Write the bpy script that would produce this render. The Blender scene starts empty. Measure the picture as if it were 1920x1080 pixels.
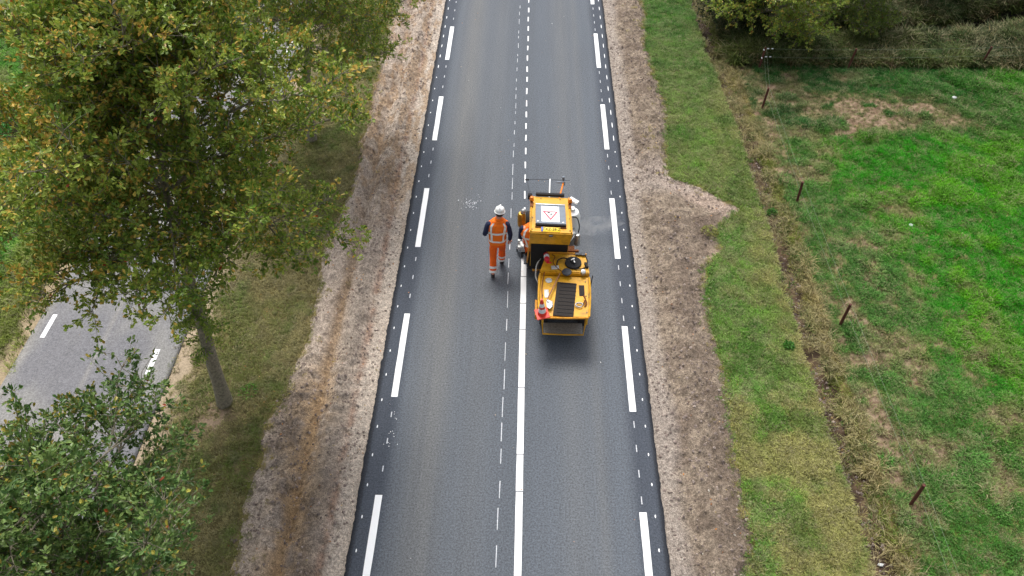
import bpy, bmesh, math, random
import numpy as np
from mathutils import Vector, Matrix, Euler
C = bpy.context.scene.collection
sc = bpy.context.scene
R = math.radians
# ------------------------------------------------------------------ camera
CAM_H, FPX = 12.5, 1450.0
PITCH = math.atan(1535 / FPX)          # below the horizon
YAW = R(1.41)
cd = bpy.data.cameras.new('drone_camera')
cam = bpy.data.objects.new('drone_camera', cd); C.objects.link(cam)
cam.location = (0, 0, CAM_H)
cam.rotation_euler = (math.pi / 2 - PITCH, 0, YAW)
cd.sensor_width = 36; cd.lens = 36 * FPX / 1920
cd.clip_start = 0.1; cd.clip_end = 600
sc.camera = cam
# ------------------------------------------------------------------ world, sun, exposure
SUN_EL, SUN_AZ = R(64), R(-15)         # azimuth measured from +y towards +x
w = bpy.data.worlds.new('World'); sc.world = w; w.use_nodes = True
wn = w.node_tree.nodes; wl = w.node_tree.links
sky = wn.new('ShaderNodeTexSky'); sky.sky_type = 'NISHITA'; sky.sun_disc = False
sky.sun_elevation = SUN_EL; sky.sun_rotation = SUN_AZ; sky.air_density = 1.0; sky.dust_density = 5.0; sky.ozone_density = 1.0
hs = wn.new('ShaderNodeHueSaturation'); hs.inputs['Saturation'].default_value = 0.38
wl.new(sky.outputs[0], hs.inputs['Color']); wl.new(hs.outputs[0], wn['Background'].inputs[0])
wn['Background'].inputs[1].default_value = 0.14
sl = bpy.data.lights.new('sun', 'SUN'); sl.energy = 1.75; sl.angle = R(20); sl.color = (1.0, 0.96, 0.90)
sun = bpy.data.objects.new('sun', sl); C.objects.link(sun)
sd = Vector((math.sin(SUN_AZ) * math.cos(SUN_EL), math.cos(SUN_AZ) * math.cos(SUN_EL), math.sin(SUN_EL)))
sun.rotation_euler = sd.to_track_quat('Z', 'Y').to_euler(); sun.location = (-10, -5, 30)
sc.view_settings.view_transform = 'Standard'; sc.view_settings.look = 'None'
sc.view_settings.exposure = 0.42; sc.view_settings.gamma = 1.0; sc.view_settings.use_curve_mapping = False
sc.render.engine = 'CYCLES'

# ------------------------------------------------------------------ helpers
_f = np.array([-math.sin(YAW) * math.cos(PITCH), math.cos(YAW) * math.cos(PITCH), -math.sin(PITCH)])
_r = np.array([math.cos(YAW), math.sin(YAW), 0]); _u = np.cross(_r, _f)
def G(px, py, z=0.0):
    """where the ray of a photo pixel meets the height z: used once to survey ground positions"""
    d = _f * FPX + _r * (px - 960) + _u * (540 - py); t = (z - CAM_H) / d[2]
    return float(d[0] * t), float(d[1] * t)
def lin(h):
    h = h.lstrip('#'); c = [int(h[i:i + 2], 16) / 255 for i in (0, 2, 4)]
    return np.array([x / 12.92 if x <= .04045 else ((x + .055) / 1.055) ** 2.4 for x in c])
def rgba(h, k=1.0):
    c = lin(h) * k if isinstance(h, str) else np.array(h[:3]) * k
    return (float(c[0]), float(c[1]), float(c[2]), 1.0)
rs = np.random.RandomState(7)
_T = rs.rand(512 * 512)
def vnoise(x, y, s=0):
    x = np.asarray(x, float) + s * 37.17; y = np.asarray(y, float) + s * 91.73
    xi = np.floor(x).astype(int); yi = np.floor(y).astype(int); fx = x - xi; fy = y - yi
    fx = fx * fx * (3 - 2 * fx); fy = fy * fy * (3 - 2 * fy)
    def h(a, b): return _T[((a & 511) * 512 + (b & 511)) % (512 * 512)]
    return (h(xi, yi) * (1 - fx) + h(xi + 1, yi) * fx) * (1 - fy) + (h(xi, yi + 1) * (1 - fx) + h(xi + 1, yi + 1) * fx) * fy
def fbm(x, y, s=0, o=4, g=.5):
    a = 1; t = 0; n = 0; ca, sa = math.cos(.6), math.sin(.6)
    for i in range(o):
        t = t + a * vnoise(x, y, s + i); n += a; a *= g
        x, y = (x * ca - y * sa) * 2.03, (x * sa + y * ca) * 2.03
    return t / n
def ss(a, b, x):
    t = np.clip((x - a) / (b - a), 0, 1); return t * t * (3 - 2 * t)
def mix(a, b, t):
    return a * (1 - t[..., None]) + b * t[..., None]

def tag(o, label=None, cat=None, group=None, kind=None):
    if label: o['label'] = label
    if cat: o['category'] = cat
    if group: o['group'] = group
    if kind: o['kind'] = kind
    return o
def empty(name, loc=(0, 0, 0), rz=0):
    o = bpy.data.objects.new(name, None); C.objects.link(o); o.location = loc; o.rotation_euler = (0, 0, rz)
    o.empty_display_size = .2
    return o
def npmesh(name, V, F, attrs=None, mat=None, smooth=False, parent=None, link=True):
    """V (n,3); F (m,k) same-size faces; attrs {name: (domain, type, data)}"""
    V = np.asarray(V, np.float32); F = np.asarray(F, np.int32); k = F.shape[1]
    me = bpy.data.meshes.new(name)
    me.vertices.add(len(V)); me.vertices.foreach_set('co', V.ravel())
    me.loops.add(F.size); me.loops.foreach_set('vertex_index', F.ravel())
    me.polygons.add(len(F)); me.polygons.foreach_set('loop_start', np.arange(0, F.size, k, dtype=np.int32))
    me.polygons.foreach_set('use_smooth', np.full(len(F), bool(smooth)))
    me.update(calc_edges=True)
    for n, (dom, d) in (attrs or {}).items():
        d = np.asarray(d, np.float32)
        if d.ndim == 2:
            a = me.attributes.new(n, 'FLOAT_COLOR', dom)
            if d.shape[1] == 3: d = np.concatenate([d, np.ones((len(d), 1), np.float32)], 1)
            a.data.foreach_set('color', np.ascontiguousarray(d).ravel())
        else:
            a = me.attributes.new(n, 'FLOAT', dom); a.data.foreach_set('value', d)
    if mat: me.materials.append(mat)
    o = bpy.data.objects.new(name, me)
    if link: C.objects.link(o)
    if parent: o.parent = parent
    return o

# ------------------------------------------------------------------ materials
def new_mat(name):
    m = bpy.data.materials.new(name); m.use_nodes = True
    return m, m.node_tree.nodes, m.node_tree.links, m.node_tree.nodes['Principled BSDF']
def noise_node(n, l, scale, detail=4, rough=.6, coord='Object', stretch=None):
    tc = n.new('ShaderNodeTexCoord'); t = n.new('ShaderNodeTexNoise')
    t.inputs['Scale'].default_value = scale; t.inputs['Detail'].default_value = detail; t.inputs['Roughness'].default_value = rough
    if stretch:
        mp = n.new('ShaderNodeMapping'); mp.inputs['Scale'].default_value = stretch
        l.new(tc.outputs[coord], mp.inputs[0]); l.new(mp.outputs[0], t.inputs['Vector'])
    else: l.new(tc.outputs[coord], t.inputs['Vector'])
    return t
def mrange(n, l, src, a, b, c, d):
    m = n.new('ShaderNodeMapRange'); l.new(src, m.inputs[0])
    for i, v in zip((1, 2, 3, 4), (a, b, c, d)): m.inputs[i].default_value = v
    return m.outputs[0]
def mul(n, l, col, fac):
    m = n.new('ShaderNodeMix'); m.data_type = 'RGBA'; m.blend_type = 'MULTIPLY'; m.inputs[0].default_value = 1
    if isinstance(col, tuple): m.inputs[6].default_value = col
    else: l.new(col, m.inputs[6])
    l.new(fac, m.inputs[7]); return m.outputs[2]
def mixn(n, l, a, b, fac):
    m = n.new('ShaderNodeMix'); m.data_type = 'RGBA'; l.new(fac, m.inputs[0])
    for s, v in ((6, a), (7, b)):
        if isinstance(v, tuple): m.inputs[s].default_value = v
        else: l.new(v, m.inputs[s])
    return m.outputs[2]
def bump(n, l, b, src, strength, dist):
    bn = n.new('ShaderNodeBump'); bn.inputs['Strength'].default_value = strength; bn.inputs['Distance'].default_value = dist
    l.new(src, bn.inputs['Height']); l.new(bn.outputs[0], b.inputs['Normal'])
def simple(name, col, rough=.5, metal=0.0, var=.12, scale=14, dirt=None, dirt_amt=.35, bmp=0.0, coat=0.0):
    m, n, l, b = new_mat(name)
    c = rgba(col)
    t = noise_node(n, l, scale); out = mul(n, l, c, mrange(n, l, t.outputs[0], .3, .7, 1 - var, 1 + var))
    if dirt:
        t2 = noise_node(n, l, scale * .45, 6, .7); f = mrange(n, l, t2.outputs[0], .5, .72, 0, dirt_amt)
        out = mixn(n, l, out, rgba(dirt), f)
        t3 = noise_node(n, l, scale * 5, 3, .7); f = mrange(n, l, t3.outputs[0], .62, .7, 0, dirt_amt * 1.2)
        out = mixn(n, l, out, rgba(dirt), f)
    l.new(out, b.inputs['Base Color'])
    b.inputs['Roughness'].default_value = rough; b.inputs['Metallic'].default_value = metal
    if coat: b.inputs['Coat Weight'].default_value = coat
    if bmp: bump(n, l, b, t.outputs[0], bmp, .01)
    return m
def attr_node(n, name, typ='GEOMETRY'):
    a = n.new('ShaderNodeAttribute'); a.attribute_name = name; a.attribute_type = typ; return a
def ground_mat(name, f1=24, v1=.35, f2=90, v2=.35, rough=.95, bs=.6, bd=.02):
    m, n, l, b = new_mat(name)
    a = attr_node(n, 'col')
    t = noise_node(n, l, f1, 6, .7); t2 = noise_node(n, l, f2, 3, .7)
    o = mul(n, l, a.outputs['Color'], mrange(n, l, t.outputs[0], .3, .7, 1 - v1, 1 + v1))
    o = mul(n, l, o, mrange(n, l, t2.outputs[0], .3, .7, 1 - v2, 1 + v2))
    l.new(o, b.inputs['Base Color']); b.inputs['Roughness'].default_value = rough
    b.inputs['Specular IOR Level'].default_value = .2
    bump(n, l, b, t.outputs[0], bs, bd)
    return m
M = {}
M['soil'] = ground_mat('dug_soil', 17, .5, 48, .5, bs=1.0, bd=.06)
M['turf'] = ground_mat('turf', 20, .3, 70, .3)
def asphalt(name, grain, spec_amt):
    m, n, l, b = new_mat(name)
    a = attr_node(n, 'col')
    t = noise_node(n, l, 30, 2, .9); t2 = noise_node(n, l, 130, 2, .7); t3 = noise_node(n, l, 3.0, 5, .6, stretch=(1.2, .16, 1))
    o = mul(n, l, a.outputs['Color'], mrange(n, l, t.outputs[0], .32, .68, 1 - grain, 1 + grain))
    o = mul(n, l, o, mrange(n, l, t2.outputs[0], .3, .7, 1 - grain, 1 + grain))
    o = mul(n, l, o, mrange(n, l, t3.outputs[0], .3, .7, .96, 1.04))
    v = n.new('ShaderNodeTexVoronoi'); v.inputs['Scale'].default_value = 38
    tc = n.new('ShaderNodeTexCoord'); l.new(tc.outputs['Object'], v.inputs['Vector'])
    f = mrange(n, l, v.outputs['Distance'], .10, .22, spec_amt, 0)
    o = mixn(n, l, o, (.38, .37, .35, 1), f)
    l.new(o, b.inputs['Base Color']); b.inputs['Roughness'].default_value = .82
    b.inputs['Specular IOR Level'].default_value = .35
    bump(n, l, b, t2.outputs[0], .5, .006)
    return m
m_, n_, l_, b_ = new_mat('soil_lump'); a_ = attr_node(n_, 'col'); l_.new(a_.outputs['Color'], b_.inputs['Base Color']); b_.inputs['Roughness'].default_value = .95; M['lump'] = m_
M['asphalt'] = asphalt('fresh_asphalt', .42, .16)
M['old_asphalt'] = asphalt('worn_asphalt', .36, .30)
def paint_mat():
    m, n, l, b = new_mat('road_paint')
    t = noise_node(n, l, 60, 4, .7); t2 = noise_node(n, l, 5, 4, .6)
    o = mul(n, l, (.92, .93, .94, 1), mrange(n, l, t.outputs[0], .3, .7, .95, 1.03))
    l.new(o, b.inputs['Base Color']); b.inputs['Roughness'].default_value = .8
    b.inputs['Specular IOR Level'].default_value = .2
    return m
M['paint'] = paint_mat()
M['paint_worn'] = simple('premark_paint', '#c9ccd2', .7, var=.3, scale=40, dirt='#6c7078', dirt_amt=.5)
def blade_mat(name, attr, tint, trans=.25):
    m, n, l, b = new_mat(name)
    if attr:
        a = attr_node(n, attr, 'INSTANCER'); src = a.outputs['Color']
    else: src = tint
    oi = n.new('ShaderNodeObjectInfo')
    o = mul(n, l, src, mrange(n, l, oi.outputs['Random'], 0, 1, .5, 1.55))
    t = noise_node(n, l, 9, 3, .6, coord='Object')
    o = mul(n, l, o, mrange(n, l, t.outputs[0], .3, .7, .75, 1.25))
    if attr:
        wn2 = n.new('ShaderNodeTexWhiteNoise'); wn2.noise_dimensions = '1D'; l.new(oi.outputs['Random'], wn2.inputs['W'])
        f = mrange(n, l, wn2.outputs['Value'], .66, .95, 0, .7)
        o = mixn(n, l, o, rgba('#aaa27e'), f)
    l.new(o, b.inputs['Base Color']); b.inputs['Roughness'].default_value = .65
    b.inputs['Specular IOR Level'].default_value = .25
    tr = n.new('ShaderNodeBsdfTranslucent'); l.new(o, tr.inputs[0])
    ms = n.new('ShaderNodeMixShader'); ms.inputs[0].default_value = trans
    l.new(b.outputs[0], ms.inputs[1]); l.new(tr.outputs[0], ms.inputs[2])
    l.new(ms.outputs[0], n['Material Output'].inputs[0])
    return m
M['blade'] = blade_mat('grass_blade', 'gcol', None)
M['dry'] = blade_mat('dry_grass_blade', 'dcol', None, .15)
def leaf_mat():
    m, n, l, b = new_mat('oak_leaf')
    a = attr_node(n, 'lcol')
    t = noise_node(n, l, 30, 2, .6)
    o = mul(n, l, a.outputs['Color'], mrange(n, l, t.outputs[0], .3, .7, .8, 1.2))
    l.new(o, b.inputs['Base Color']); b.inputs['Roughness'].default_value = .42
    b.inputs['Specular IOR Level'].default_value = .45
    tr = n.new('ShaderNodeBsdfTranslucent'); l.new(o, tr.inputs[0])
    ms = n.new('ShaderNodeMixShader'); ms.inputs[0].default_value = .28
    l.new(b.outputs[0], ms.inputs[1]); l.new(tr.outputs[0], ms.inputs[2])
    l.new(ms.outputs[0], n['Material Output'].inputs[0])
    return m
M['leaf'] = leaf_mat()
M['bark'] = simple('bark', '#8a8272', .95, var=.45, scale=22, dirt='#5b6644', dirt_amt=.5, bmp=.8)
M['post'] = simple('fence_post_wood', '#5a3128', .8, var=.35, scale=30, dirt='#2e1a16', dirt_amt=.5, bmp=.4)
M['wire'] = simple('fence_wire', '#8f9c86', .5, .2)
M['yellow'] = simple('machine_yellow', '#d9a012', .55, var=.14, scale=7, dirt='#665026', dirt_amt=.7, coat=.15)
M['yellow_worn'] = simple('worn_yellow', '#d08e18', .6, var=.2, scale=18, dirt='#6c4a22', dirt_amt=.6)
M['black'] = simple('black_rubber', '#1d1c1e', .85, var=.3, scale=30)
M['mat'] = simple('anti_slip_mat', '#2c2826', .95, var=.35, scale=120, dirt='#4a4038', dirt_amt=.5, bmp=.6)
M['darkgrey'] = simple('dark_grey_steel', '#40454c', .5, .2, var=.2)
M['grey'] = simple('grey_panel', '#6d7784', .5, .1, var=.1)
M['steel'] = simple('bare_steel', '#a9abac', .4, .6, var=.25, scale=30, dirt='#5c5650', dirt_amt=.4)
M['rust'] = simple('rusty_steel', '#7d4a26', .8, .2, var=.35, scale=30)
M['white'] = simple('white_plastic', '#eef0f0', .4, var=.05, dirt='#b8b4a8', dirt_amt=.2)
M['offwhite'] = simple('paint_splashed_metal', '#c9ccca', .5, .1, var=.25, scale=40, dirt='#5d5f60', dirt_amt=.6)
M['red'] = simple('red_paint', '#d31f2c', .35, var=.1)
M['redsign'] = simple('sign_red', '#c83250', .5, var=.05)
M['conered'] = simple('cone_red', '#e8402c', .5, var=.1)
M['orange_lamp'] = simple('amber_beacon', '#f08214', .25, var=.05)
M['gold'] = simple('gold_tank', '#a98524', .4, .35, var=.25, scale=20, dirt='#5b4512', dirt_amt=.5)
M['wood'] = simple('tool_handle_wood', '#9a6a48', .7, var=.2, scale=20)
M['plate'] = simple('licence_plate_yellow', '#f7d21c', .4, var=.04)
M['blue'] = simple('plate_blue', '#2f5fc4', .4, var=.04)
M['vest'] = simple('hi_vis_orange', '#ff7a14', .8, var=.12, scale=9)
M['trouser'] = simple('hi_vis_trousers', '#ff6a10', .85, var=.14, scale=8)
M['reflect'] = simple('reflective_tape', '#f2f2ee', .5, var=.05)
M['navy'] = simple('navy_cloth', '#1f2644', .9, var=.2)
M['skin'] = simple('skin', '#d99a80', .55, var=.06)
M['hair'] = simple('hair', '#3a2c24', .8)
M['shoe'] = simple('shoe_leather', '#2c2a2e', .6, var=.2)
M['platform'] = simple('diamond_plate', '#8b8c89', .6, .4, var=.35, scale=35, dirt='#c8ccca', dirt_amt=.55, bmp=.3)
M['glove'] = simple('black_glove', '#202024', .8)

# ------------------------------------------------------------------ lay of the land
def curve(pts, wig=.04, f=3.0, s=0):
    P = sorted([(y, x) for x, y in pts]); ys = np.array([p[0] for p in P]); xs = np.array([p[1] for p in P])
    return lambda y: np.interp(y, ys, xs) + wig * 2 * (fbm(y * f, y * 0 + s * 3.3, s, 5, .7) - .5)
soilL = curve([G(*p) for p in [(742, 0), (715, 100), (690, 200), (665, 330), (635, 400), (600, 480), (590, 560), (575, 640), (550, 700), (500, 800), (485, 870), (460, 950), (430, 1080)]], .17, 2.2, 11)
soilR = curve([G(*p) for p in [(1205, 0), (1215, 100), (1250, 200), (1250, 290), (1255, 330), (1300, 345), (1395, 392), (1345, 425), (1350, 470), (1320, 500), (1325, 560), (1340, 640), (1365, 750), (1380, 850), (1395, 960), (1415, 1020), (1400, 1080)]], .17, 2.2, 13)
ditchL = curve([G(*p) for p in [(1320, 90), (1350, 160), (1395, 280), (1420, 360), (1450, 470), (1480, 580), (1520, 700), (1560, 820), (1600, 950), (1640, 1080)]], .09, 1.2, 15)
fence_y = 21.5
def H(x, y):
    dl = ditchL(y); x2 = x - (dl - 5.75) * ss(4.2, 5.7, x) * (1 - ss(6.6, 8, x))
    dd = .5 + .5 * ss(23.4, 22.0, y)
    b = np.interp(x2, [-120, -14, -11, -10.4, -7.15, -6.6, -4.7, -2.9, 2.48, 4.0, 5.62, 5.74, 5.82, 5.95, 6.20, 6.48, 7.0, 120],
                  [-.3, -.25, -.12, -.11, -.11, -.08, -.02, -.06, -.06, -.03, -.03, -.07, -.24, -.31, -.27, -.14, -.08, -.08])
    sl_, sr_ = soilL(y), soilR(y)
    mL = ss(sl_ - .03, sl_ + .22, x) * ss(-2.9, -3.3, x); mR = ss(2.5, 2.95, x) * ss(sr_ + .05, sr_ - .2, x)
    wob = .18 * (fbm(y * .35, y * 0, 21, 3) - .5)
    rid = .17 * np.exp(-((x + 4.32 + wob) / .22) ** 2) + .20 * np.exp(-((x + 3.62 + wob) / .20) ** 2) * (.5 + fbm(y * .9, x * .9, 22, 3)) - .08 * np.exp(-((x + 4.0 + wob) / .07) ** 2)
    ridR = .12 * np.exp(-((x - 3.35) / .38) ** 2) * (.4 + 1.1 * fbm(y * .7, x * .9, 23, 3))
    cl = fbm(x * 3.2, y * 3.2, 24, 5, .62) - .5
    rg = 1 - np.abs(2 * fbm(x * 4.5 + 3 * cl, y * 3.5, 27, 4, .55) - 1)
    fine = fbm(x * 11, y * 11, 28, 2, .6) - .5; r2 = 1 - np.abs(2 * fbm(x * 9 + 2 * fine, y * 7, 29, 2, .55) - 1)
    b = b + mL * (rid + .17 * cl + .07 * (rg - .75) + .085 * fine + .085 * (r2 - .7)) + mR * (ridR + .15 * cl + .06 * (rg - .75) + .08 * fine + .075 * (r2 - .7))
    # rubble spur: step at the turf edge next to the path
    g = (fbm(x * 1.3, y * 1.3, 31, 4) - .5)
    gr = ss(-10.9, -11.6, x) + ss(-6.9, -6.2, x) * ss(sl_ - .05, sl_ - .3, x) + ss(sr_, sr_ + .2, x) * ss(5.7, 5.3, x) + ss(6.0, 6.6, x)
    b = b + g * .10 * gr + ss(6.0, 6.5, x) * .14 * (fbm(x * 2.8, y * 2.8, 33, 3) - .5)
    # rough bank and the stream behind the cross fence
    rb = ss(fence_y + .1, fence_y + 1.2, y) * ss(6.3, 7.5, x)
    ys = np.interp(x, [8.5, 9.5, 13.7, 15.9, 20, 120], [23.2, 23.5, 24.0, 24.9, 26, 30])
    b = b + rb * (.35 * (fbm(x * 1.1, y * 1.1, 35, 4) - .35))
    st = np.exp(-((y - ys) / np.interp(x, [9, 14, 17], [.34, .55, .85])) ** 2) * ss(8.6, 10.2, x)
    b = b - .75 * st
    hole = np.exp(-(((x - 5.9) / .28) ** 2 + ((y - 22.2) / .25) ** 2)); b = b - .35 * hole
    # brown furrow beside the low hedge, far left
    return b - .12 * np.exp(-(((x + 12.95) / .25) ** 2)) * ss(19, 16, y)
def stream_mask(x, y):
    ys = np.interp(x, [8.5, 9.5, 13.7, 15.9, 20, 120], [23.2, 23.5, 24.0, 24.9, 26, 30])
    return np.exp(-((y - ys) / np.interp(x, [9, 14, 17], [.36, .6, .9])) ** 2) * ss(8.6, 10.2, x)

Y = np.concatenate([np.arange(-60, -6, 6), np.arange(-6, 3.6, .6), np.arange(3.6, 29, .05), np.arange(29, 40, 1.0), np.arange(40, 181, 10)])
def strip(name, fl, fr, n, ylo=-1e9, yhi=1e9, mat=None, colf=None, powr=None, z=None, skirt=0, label=None, kind='structure'):
    ys = Y[(Y >= ylo) & (Y <= yhi)]
    L = fl(ys) if callable(fl) else np.full_like(ys, fl); Rr = fr(ys) if callable(fr) else np.full_like(ys, fr)
    t = np.linspace(0, 1, n) if powr is None else powr(n)
    X = L[:, None] * (1 - t) + Rr[:, None] * t; YY = np.repeat(ys[:, None], n, 1)
    Z = H(X, YY) if z is None else z(X, YY)
    if skirt:
        X = np.concatenate([X[:, :1], X, X[:, -1:]], 1); YY = np.concatenate([YY[:, :1], YY, YY[:, -1:]], 1)
        Z = np.concatenate([Z[:, :1] - skirt, Z, Z[:, -1:] - skirt], 1); n += 2
    V = np.stack([X, YY, Z], -1).reshape(-1, 3)
    i = np.arange((len(ys) - 1) * n).reshape(-1, n)[:, :-1].ravel()
    F = np.stack([i, i + 1, i + n + 1, i + n], 1)
    A = {k: ('POINT', v) for k, v in colf(V[:, 0], V[:, 1], V[:, 2]).items()}
    o = npmesh(name, V, F, A, mat, smooth=True)
    tag(o, label, kind=kind)
    return o
def K(h): return lin(h)[None, :]

# colour and growth fields --------------------------------------------------
def vis(x, y): return ss(-17.5, -16.5, x) * ss(19.5, 18.5, x) * ss(3.0, 3.8, y) * ss(29, 28, y)
def f_soil(side):
    def f(x, y, z):
        n1 = fbm(x * 1.1, y * .6, 41, 4); n2 = fbm(x * 5, y * 5, 42, 4, .6); n3 = fbm(x * 16, y * 16, 45, 3, .6)
        c = mix(K('#807164'), K('#aa9a88'), ss(.30, .68, .6 * n2 + .4 * n1))
        c = mix(c, K('#665a4e'), ss(.48, .66, n3 * .6 + n1 * .4) * .7)
        if side == 'L':
            c = mix(c, K('#c6b6a8'), .72 * ss(.3, .6, n1 + .1))
            wob = .18 * (fbm(y * .35, y * 0, 21, 3) - .5)
            pale = ss(-3.34, -3.2, x + wob * .5); c = mix(c, K('#c0b3a6'), pale * (.7 + .3 * n2) * ss(2, 2.001, y + 10))
            red = np.exp(-((x + 3.33 + wob) / .07) ** 2); c = mix(c, K('#9c7763'), red * .6 * ss(.3, .6, n2))
            dark = np.exp(-((x + 3.62 + wob) / .2) ** 2) * ss(14.5, 11.5, y); c = mix(c, K('#8c8278'), dark * .6 * ss(.25, .55, n1 + .1))
            org = np.exp(-((x + 4.02 + wob) / .12) ** 2) * ss(15, 11, y); c = mix(c, K('#9c8264'), org * .7)
            tan = np.exp(-((x + 4.0) / .35) ** 2) * ss(10.5, 8.5, y); c = mix(c, K('#b99a74'), tan * .7 * ss(.3, .6, n2))
            straw = ss(12, 16, y) * ss(.45, .62, fbm(x * 9, y * 2.5, 46, 3)); c = mix(c, K('#a08466'), straw * .6)
        else:
            pale = ss(2.98, 2.7, x + .3 * (n1 - .5)); c = mix(c, K('#b6aba2'), pale * .6)
            yl = 15.87 - (x - 3.66) * .75; spur = ss(3.0, 3.6, x) * ss(yl - .75, yl - .5, y + .25 * (n2 - .5)) * ss(16.6, 16.2, y); c = mix(c, K('#b5a192'), spur * .85); bay = np.exp(-(((x - 4.45) / .2) ** 2 + ((y - 12.95) / .25) ** 2)); c = mix(c, K('#b39c88'), np.clip(bay * 1.1, 0, .9)); dk = np.exp(-(((x - 4.25) / .3) ** 2 + ((y - 13.9) / .35) ** 2)); c = mix(c, K('#6a5c52'), np.clip(dk, 0, .7))
            band = ss(17.0, 16.0, y) * ss(14.9, 15.5, y); c = mix(c, K('#b3a69d'), band * .55 * ss(.35, .5, n2 + .08))
            d2 = ss(3.35, 3.7, x) * ss(13, 9, y) * ss(.4, .55, n1); c = mix(c, K('#6f6054'), d2 * .55)
        bl = soilL(y) if side == 'L' else soilR(y); dist = (x - bl) if side == 'L' else (bl - x)
        grow = ss(.16, .0, dist + .3 * (n3 - .5)) * .75 + .10 * ss(.62, .7, n2) * ss(.9, .3, dist)
        g = mix(K('#7a8440') if side == 'L' else K('#62923a'), K('#a59a5c'), ss(.4, .6, n2))
        c = c * (.98 if side == 'L' else .90) * np.array([[.99, 1.0, 1.0]]) * (.82 + .42 * n3)[:, None] * (.86 + .28 * fbm(x * 30, y * 22, 47, 2))[:, None]
        return {'col': c, 'gcol': g, 'dens': grow * vis(x, y), 'gh': .5 + .4 * n2}
    return f
def f_vergeL(x, y, z):
    n1 = fbm(x * .8, y * .8, 51, 4); n2 = fbm(x * 3, y * 3, 52, 4)
    dryc = ss(-5.9, -6.7, x + .8 * (n1 - .5)) * ss(9, 12, y * .8 + n1 * 4)
    bare = ss(-6.55, -6.95, x + .6 * (n2 - .5)); sl_ = soilL(y)
    c = mix(K('#6c6440'), K('#83785a'), ss(.3, .7, n2)); c = mix(c, K('#a5957f'), bare)
    # bare patch of leaf litter at the foot of the oak
    pt = np.exp(-(((x + 6.05) / .5) ** 2 + ((y - 8.3) / .55) ** 2)); c = mix(c, K('#8c7a66'), np.clip(pt * 1.2, 0, 1))
    g = mix(K('#7c8446'), K('#a0986a'), ss(.35, .65, n1)); g = mix(g, K('#5c7a30'), ss(.55, .7, n2) * .7)
    g = mix(g, K('#aca280'), ss(.42, .9, dryc) * .8)
    d = (1 - bare * .93) * (1 - .75 * pt) * (.55 + .45 * ss(.3, .5, n2)) * ss(sl_ - .01, sl_ - .1, x)
    return {'col': c, 'gcol': g, 'dens': np.clip(d, 0, 1) * vis(x, y), 'gh': .55 + .5 * n1}
def f_vergeR(x, y, z):
    n1 = fbm(x * .9, y * .7, 61, 4); n2 = fbm(x * 3.2, y * 3.2, 62, 4); n4 = fbm(x * 1.7, y * 1.7, 64, 4)
    c = mix(K('#5f6a34'), K('#8c8250'), ss(.35, .65, n2))
    g = mix(K('#74a23e'), K('#5c8e36'), ss(.4, .6, n2)); n5 = fbm(x * 9, y * 9, 65, 3); g = mix(g, K('#aea782'), ss(.52, .68, n5) * .55)
    near = ss(14, 9, y)
    tan = ss(.44, .60, n1 * .55 + n2 * .45 + .04 * near) * (.35 + .45 * near) + .45 * ss(4.9, 5.7, x)
    g = mix(g, K('#a9a266'), np.clip(tan, 0, .85)); g = mix(g, K('#457a22'), ss(.56, .68, n4) * .6)
    g = mix(g, K('#488038'), ss(16, 22, y) * .4)
    sr_ = soilR(y); dl = ditchL(y)
    d = ss(sr_ + .0, sr_ + .08, x) * ss(dl + .02, dl - .05, x) * (.7 + .3 * n2)
    return {'col': c, 'gcol': g, 'dens': d * vis(x, y), 'gh': .7 + .6 * n2}
def f_ditch(x, y, z):
    n2 = fbm(x * 4, y * 4, 71, 4); n1 = fbm(x * 1, y * 1, 72, 4)
    dl = ditchL(y); u = x - dl + .42 * (fbm(x * 5, y * 3.5, 73, 3) - .5)
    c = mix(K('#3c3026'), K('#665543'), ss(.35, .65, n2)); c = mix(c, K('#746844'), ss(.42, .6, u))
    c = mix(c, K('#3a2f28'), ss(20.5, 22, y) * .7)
    g = mix(K('#7d8a3c'), K('#a59a62'), ss(.4, .6, n1)); g = mix(g, K('#4a7a2c'), ss(.52, .62, n2))
    d = ss(.34, .55, u) * .75 + .03
    dr = ss(.33, .55, u) * ss(.38, .58, n1 * .5 + n2 * .5 + .04) * .55 + .30 * ss(.42, .6, n2) * ss(.05, .2, u)
    dc = mix(K('#a89a70'), K('#8a8456'), ss(.4, .6, n2))
    return {'col': c, 'gcol': g, 'dens': d * vis(x, y), 'dens2': dr * vis(x, y), 'dcol': dc, 'gh': .8 + .5 * n2}
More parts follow.
